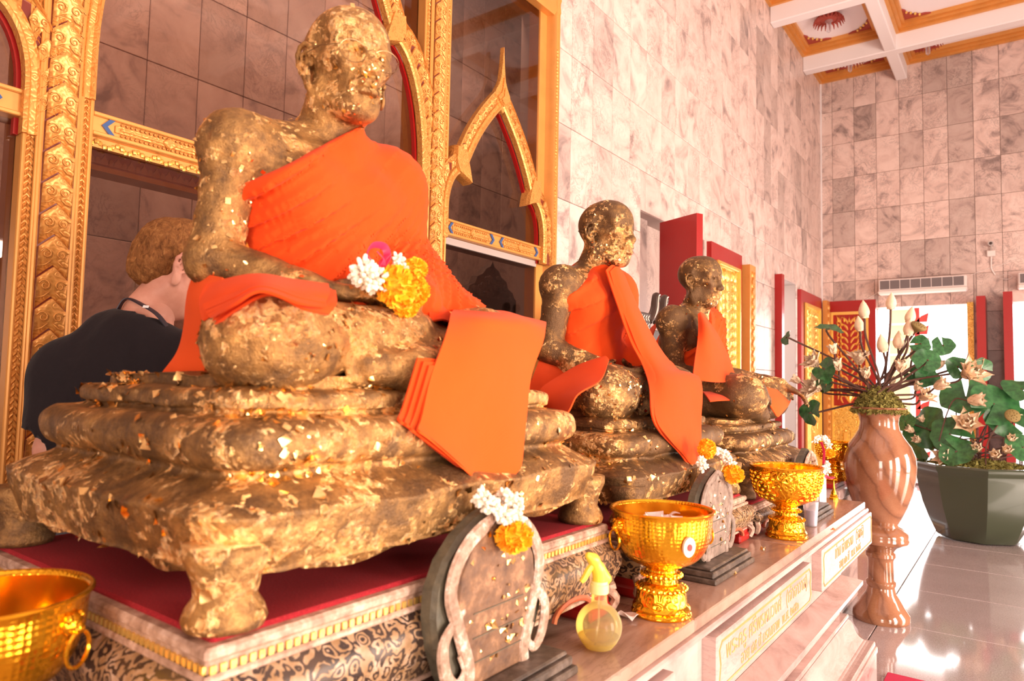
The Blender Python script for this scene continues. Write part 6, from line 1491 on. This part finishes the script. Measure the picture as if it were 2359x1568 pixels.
# moss
def moss(x, y, z, r, h, n, label, seed):
    R = np.random.default_rng(seed); b = B()
    for k in range(n):
        a = R.uniform(0, 2*PI); q = r*math.sqrt(R.random()); c = np.array([x+q*math.cos(a), y+q*math.sin(a), z+h*(1-(q/r)**2)*R.random()]); s_ = R.uniform(.004, .009)*min(1.7, max(1, r/.12))
        d = R.normal(size=(4, 3))*s_; b.add([c+d[0], c+d[1], c+d[2], c+d[3]], [(0, 1, 2), (0, 2, 3), (1, 3, 2), (0, 3, 1)])
    o = solo('moss', b, M['moss'], (x, y, z), label, 'moss', smooth=False); o['kind'] = 'stuff'
moss(vx, vy, vz(948), .145, .16, 6500, 'mossy dried foliage filling the mouth of the tan vase', 1)
moss(px_, py_, pz(1078), .44, .08, 9000, 'mossy filling of the green planter under the flowers', 2)
# lotus flowers, buds, pods and leaves
def petal_mesh(L, w_, cup, name='petal'):
    V = []; F = []; n = 6
    for i in range(n+1):
        f = i/n; ww = w_*(math.sin(PI*min(1, .12+f*.80))**.9)*(1 if f < .75 else (1-(f-.75)/.25*.85)); up = L*f
        for j, u in enumerate((-1, -.5, 0, .5, 1)): V.append((cup*(f**1.4)*L+.22*w_*(u*u)*-1, u*ww*.5, up))
    for i in range(n):
        for j in range(4): a = i*5+j; F.append((a, a+1, a+6, a+5))
    me = raw_mesh(name, V, F, M['petal'], None, True); return me
PET_IN, PET_MID, PET_OUT = petal_mesh(.080, .062, .10), petal_mesh(.088, .072, .45), petal_mesh(.085, .068, 1.0)
PET_BUD = petal_mesh(.10, .052, -.10)
def bud_body(b, s):
    b.lathe([(r*s, z*s) for r, z in curve([(.004, 0, 0), (.018, .008, 0), (.028, .030, 0), (.028, .052, 0), (.019, .080, 0), (.007, .103, 0), (.001, .114, 0)], 14)[:, :2]], (0, 0, 0), 10)
bb = B(); bud_body(bb, 1); BUD = raw_mesh('bud', bb.V, bb.F, M['petal'], None, True)
SEP = petal_mesh(.045, .034, .42, 'sepal'); SEP.materials.clear(); SEP.materials.append(M['sepal'])
cc_ = B(); cc_.lathe([(.004, 0), (.014, .010), (.018, .026), (.016, .030), (0, .030)], (0, 0, 0), 10); CORE = raw_mesh('seed_head', cc_.V, cc_.F, M['petal_core'], None, True)
pp = B(); pp.lathe([(.004, 0), (.014, .012), (.034, .030), (.040, .042), (.038, .047), (0, .045)], (0, 0, 0), 14)
for k in range(14): a = k*2.4; r = .008*math.sqrt(k); pp.ball((r*math.cos(a), r*math.sin(a), .0465), .0035, 6, 4)
POD = raw_mesh('seed_pod', pp.V, pp.F, M['pod'], None, True)
def leaf_blade(R, seed, wave=.16):
    r = np.random.default_rng(seed); nA, nR = 30, 5; V = [(0, 0, -.02*R)]; F = []; ph = r.uniform(0, 6, 3)
    for i in range(1, nR+1):
        f = i/nR
        for j in range(nA):
            a = .16+(2*PI-.32)*j/(nA-1); q = R*f*(1+.07*math.sin(3*a+ph[0])+.04*math.sin(7*a+ph[1])); V.append((q*math.cos(a), q*math.sin(a), R*wave*f*f*(math.sin(2*a+ph[2])+.5*math.sin(5*a+ph[0]))+.02*R*math.cos(11*a)*f))
    for j in range(nA-1): F.append((0, 1+j, 2+j))
    for i in range(nR-1):
        for j in range(nA-1): a = 1+i*nA+j; F.append((a, a+nA, a+nA+1, a+1))
    b = B(); b.add(V, F); b.add([(x, y, z-.0025) for x, y, z in V], [f[::-1] for f in F]); return raw_mesh('blade', b.V, b.F, M['lotus_leaf'], None, True)
BLADES = [leaf_blade(1.0, s, .10+.06*(s % 3)) for s in range(5)]
def orient(o, d, spin=0.0):
    o.rotation_mode = 'QUATERNION'; o.rotation_quaternion = Vector(d).to_track_quat('Z', 'X') @ Matrix.Rotation(spin, 3, 'Z').to_quaternion()
def plant(kind, px, py, size, Y, root, label, grp, dirv=None, seed=0):
    """size in metres; the stem runs from the pot mouth to the head"""
    R = np.random.default_rng(seed+int(px)*3+int(py)); p = np.array(P(px, py, Y=Y))
    return _plant(kind, p, size, np.array(root[:3])+np.array([R.normal()*.03, R.normal()*.03, 0])*root[3], label, grp, dirv, R)
def _plant(kind, p, size, root, label, grp, dirv, R):
    nm = {'bud': 'lotus_bud', 'open': 'lotus_flower', 'half': 'lotus_flower', 'leaf': 'lotus_leaf', 'pod': 'lotus_pod'}[kind]
    e = empty(nm, tuple(p), label, {'bud': 'flower bud', 'open': 'flower', 'half': 'flower', 'leaf': 'leaf', 'pod': 'seed pod'}[kind], grp)
    out = p-root; d = out/np.linalg.norm(out); d = d+np.array([0, 0, .35]); d /= np.linalg.norm(d)
    if dirv is not None: d = np.array(dirv, float); d /= np.linalg.norm(d)
    up = np.array([0, 0, 1.0]); L = np.linalg.norm(out); base = p-d*size*.5*(0 if kind == 'leaf' else 1)
    b = B(); b.tube(curve([root, root+up*L*.25+out*.10, base-d*L*.18*(1 if kind != 'leaf' else .4)-up*.0, base], 16), .0062, 6); part('stem', b, M['stem'], e)
    if kind == 'leaf':
        o = link('blade', BLADES[int(R.integers(0, 5))], e, Vector((0, 0, 0))); o.scale = (size*.5, size*.5, size*.5); orient(o, d, R.uniform(0, 6)); return
    off = Vector(tuple(base-p)); k = size/.114 if kind in ('bud', 'pod') else size/.16
    if kind == 'pod': k = size/.075; o = link('seed_pod', POD, e, off); o.scale = (k,)*3; orient(o, d); return
    if kind == 'bud':
        o = link('bud', BUD, e, off); o.scale = (k*1.12, k*1.12, k); orient(o, d)
        for q in range(4): o = link('petal', PET_BUD, e, off); o.scale = (k*.9,)*3; orient(o, d, q*PI/2+.4); sh = o.rotation_quaternion @ Vector((.025*k, 0, .004*k)); o.location = off+sh
        for q in range(3): o = link('sepal', SEP, e, off); o.scale = (k*.9,)*3; orient(o, d, q*2.1); sh = o.rotation_quaternion @ Vector((.012*k, 0, 0)); o.location = off+sh
        return
    o = link('seed_head', CORE, e, off); o.scale = (k*1.1,)*3; orient(o, d)
    sets = ((PET_IN, 5, .016), (PET_MID, 7, .010), (PET_OUT, 6, .006)) if kind == 'open' else ((PET_IN, 5, .016), (PET_MID, 6, .010))
    for me, n, rr in sets:
        for q in range(n): o = link('petal', me, e, off); o.scale = (k,)*3; orient(o, d, 2*PI*(q+.5*(n % 2))/n+rr*30); o.location = off+(o.rotation_quaternion @ Vector((rr*k, 0, 0)))
RV = (vx, vy, vz(962)); Y0 = vy; g1 = 'lotus flowers in the tan vase'
TAL = 'in the tan vase'
for kind, px, py, sz, dY, lab, dv in (
    ('bud', 2053, 693, .105, 0, 'cream lotus bud on the tallest stem, highest in the tan vase', (.05, 0, 1)), ('bud', 1990, 712, .115, -.04, 'cream lotus bud against the gold door panel, second highest in the tan vase', (-.05, -.1, 1)),
    ('bud', 1979, 745, .10, .03, 'cream lotus bud just below the highest bud before the gold door', (-.1, -.1, 1)), ('bud', 2098, 725, .105, .05, 'cream lotus bud above the brown seed pod in the tan vase', (.2, 0, 1)), ('bud', 2095, 752, .11, -.03, 'cream lotus bud left of the brown seed pod', (.15, -.1, 1)),
    ('bud', 2032, 790, .115, -.02, 'half opened cream bud left of the middle stems in the tan vase', (-.1, -.2, 1)), ('bud', 2070, 782, .11, .02, 'slim cream bud in the middle of the tan vase bouquet', (.05, -.1, 1)), ('half', 2076, 832, .13, -.08, 'plump cream lotus facing front in the middle of the bouquet', (.1, -.35, .9)),
    ('half', 1916, 795, .115, 0, 'cream bud opening beside the left gold door edge', (-.3, 0, 1)), ('open', 1865, 826, .15, 0, 'open cream lotus high on the left of the bouquet', (-.5, -.6, .6)), ('half', 1925, 830, .13, -.05, 'cream lotus in front of the gold door, left part of the bouquet', (-.2, -.4, .9)),
    ('open', 1866, 885, .16, -.06, 'large open cream lotus low on the left of the bouquet', (-.5, -.7, .35)), ('half', 1825, 870, .11, .03, 'cream lotus at the far left tip of the bouquet', (-.9, -.2, .5)), ('open', 1850, 905, .13, .0, 'pale lotus drooping below the large open one on the left', (-.7, -.4, -.1)),
    ('open', 1978, 812, .15, .05, 'spiky open lotus in front of the red door edge', (0, -.3, 1)), ('half', 1992, 850, .12, -.08, 'small cream lotus low in the middle above the moss', (-.1, -.5, .8)), ('half', 2110, 808, .11, .06, 'cream bud behind the leaves right of the middle', (.4, 0, 1)),
    ('half', 2168, 830, .12, .05, 'cream lotus between two leaves on the right', (.5, -.2, .8)), ('half', 2178, 880, .135, -.03, 'broad cream lotus pointing right from the bouquet', (.8, -.3, .5)), ('half', 2120, 880, .11, .02, 'cream lotus half hidden among the right stems', (.4, -.1, .8)),
    ('open', 2250, 850, .19, 0, 'widest open lotus at the right tip of the bouquet', (.7, -.6, .4)), ('open', 2140, 905, .13, .03, 'pale lotus just right of the vase mouth above the moss', (.6, -.3, .5)), ('half', 2055, 868, .10, .08, 'pinkish lotus behind the stems above the moss', (.1, .1, 1))):
    plant(kind, px, py, sz, Y0+dY, RV+(1,), lab, g1, dv)
plant('pod', 2116, 752, .085, Y0-.04, RV+(1,), 'brown lotus seed pod tilted right at the top of the bouquet', g1, (.5, -.35, .75))
g2 = 'lotus leaves in the tan vase'
for px, py, sz, dY, lab, dv in ((1912, 756, .17, .02, 'dark leaf lying flat before the gold door at the left of the bouquet', (.25, -.25, .9)), (1812, 778, .10, 0, 'small bright leaf at the far left tip on a long stem', (-.75, -.65, .3)), (1900, 850, .15, -.1, 'dark leaf between the left lotuses', (-.4, -.85, .3)), (1868, 950, .16, -.05, 'dark glossy leaf hanging down beside the statue cloth', (-.5, -.85, .1)), (1895, 870, .12, -.05, 'leaf behind the low left lotus', (-.3, -.8, .5)),
    (2120, 792, .11, 0, 'leaf right of the slim middle bud', (.2, -.9, .4)), (2136, 830, .15, -.05, 'shiny light reflecting leaf in the right part of the bouquet', (.3, -.85, .45)), (2172, 796, .12, .04, 'leaf with a notch at the upper right of the bouquet', (.2, -.9, .35)), (2135, 868, .13, .02, 'green leaf low between the right stems', (.2, -.9, .3)), (2206, 845, .13, .05, 'dark leaf behind the widest lotus', (.4, -.85, .2)), (2262, 850, .13, .06, 'leaf directly behind the widest open lotus at right', (.6, -.8, .1)), (2105, 862, .10, .08, 'dark leaf behind the cream lotus among the stems', (.1, -.9, .3)), (1902, 890, .10, .02, 'small leaf near the left stems above the moss', (-.5, -.7, .4))):
    plant('leaf', px, py, sz, Y0+dY, RV+(1,), lab, g2, dv)
RP = (px_, py_, pz(1080)); g3 = 'lotus flowers in the green planter'
for kind, px, py, sz, dY, lab, dv in (
    ('half', 2264, 920, .24, -.15, 'large cream lotus bud on a round leaf above the planter', (.9, -.3, .1)), ('open', 2228, 968, .26, -.2, 'open pale lotus above the left part of the planter', (.1, -.8, .4)), ('half', 2108, 1010, .15, -.1, 'small round lotus left of the planter beside the vase', (-.4, -.8, .3)), ('half', 2090, 985, .14, 0, 'small lotus hidden by the vase shoulder', (-.7, -.5, .5)), ('open', 2165, 1048, .19, -.3, 'cream lotus lying at the left rim of the planter', (-.5, -.7, .3)),
    ('half', 2250, 1028, .17, -.3, 'round cream lotus low in the middle of the planter', (0, -.8, .5)), ('half', 2293, 1044, .17, -.35, 'cream lotus at the planter rim facing front', (.1, -.9, .4)), ('half', 2322, 1032, .16, -.3, 'cream lotus right of the one at the planter rim', (.2, -.8, .5)), ('half', 2332, 1006, .15, -.2, 'cream lotus at the upper right of the planter', (.3, -.7, .6)), ('half', 2310, 925, .13, .05, 'small cream bud right of the large one', (.5, -.3, .8)), ('half', 2345, 950, .15, .0, 'cream bud beside the seed pod at the right edge', (.4, -.4, .8)), ('half', 2120, 960, .13, .1, 'small bud behind the vase neck', (-.6, 0, .8)), ('half', 2200, 925, .13, .1, 'little lotus beneath the big round leaf', (-.1, -.3, .9))):
    plant(kind, px, py, sz, py_+dY, RP+(5,), lab, g3, dv)
plant('pod', 2332, 958, .12, py_-.15, RP+(4,), 'brown lotus seed pod before a leaf at the right edge', 'lotus flowers in the green planter', (.3, -.8, .4))
g4 = 'lotus leaves in the green planter'
for px, py, sz, dY, lab, dv in ((2225, 915, .42, 0, 'big round leaf left of the large cream bud', (0, -.75, .65)), (2290, 930, .40, -.05, 'big round leaf right behind the large cream bud', (.3, -.85, .4)), (2320, 965, .34, -.05, 'leaf holding the seed pod at the right edge', (.2, -.9, .35)), (2135, 985, .42, .05, 'broad dark leaf between vase and planter', (-.3, -.9, .3)), (2190, 1000, .36, -.1, 'leaf below the open pale lotus', (0, -.85, .5)), (2205, 1038, .30, -.3, 'leaf lying over the left rim of the planter', (-.1, -.8, .6)), (2120, 1020, .34, .1, 'lowest dark leaf beside the vase', (-.5, -.8, .1)), (2352, 895, .30, .05, 'leaf cut by the right edge of the photo', (.1, -.6, .8)), (2355, 1030, .26, -.2, 'small leaf over the right rim of the planter', (.3, -.8, .5)), (2085, 970, .20, .05, 'small leaf peeping out beside the vase neck', (-.4, -.9, .2))):
    plant('leaf', px, py, sz, py_+dY, RP+(5,), lab, g4, dv)
# pink floor mat
mq = P(2070, 1562, Z=.004); b = B(); b.box(mq[0]-.05, mq[1]-1.3, .0005, mq[0]+.9, mq[1]+.03, .012, 0, .003); solo('floor_mat', b, M['mat_pink'], (mq[0]+.4, mq[1]-.6, 0), 'crimson floor mat at the bottom right corner beside the bench', 'mat', smooth=False)
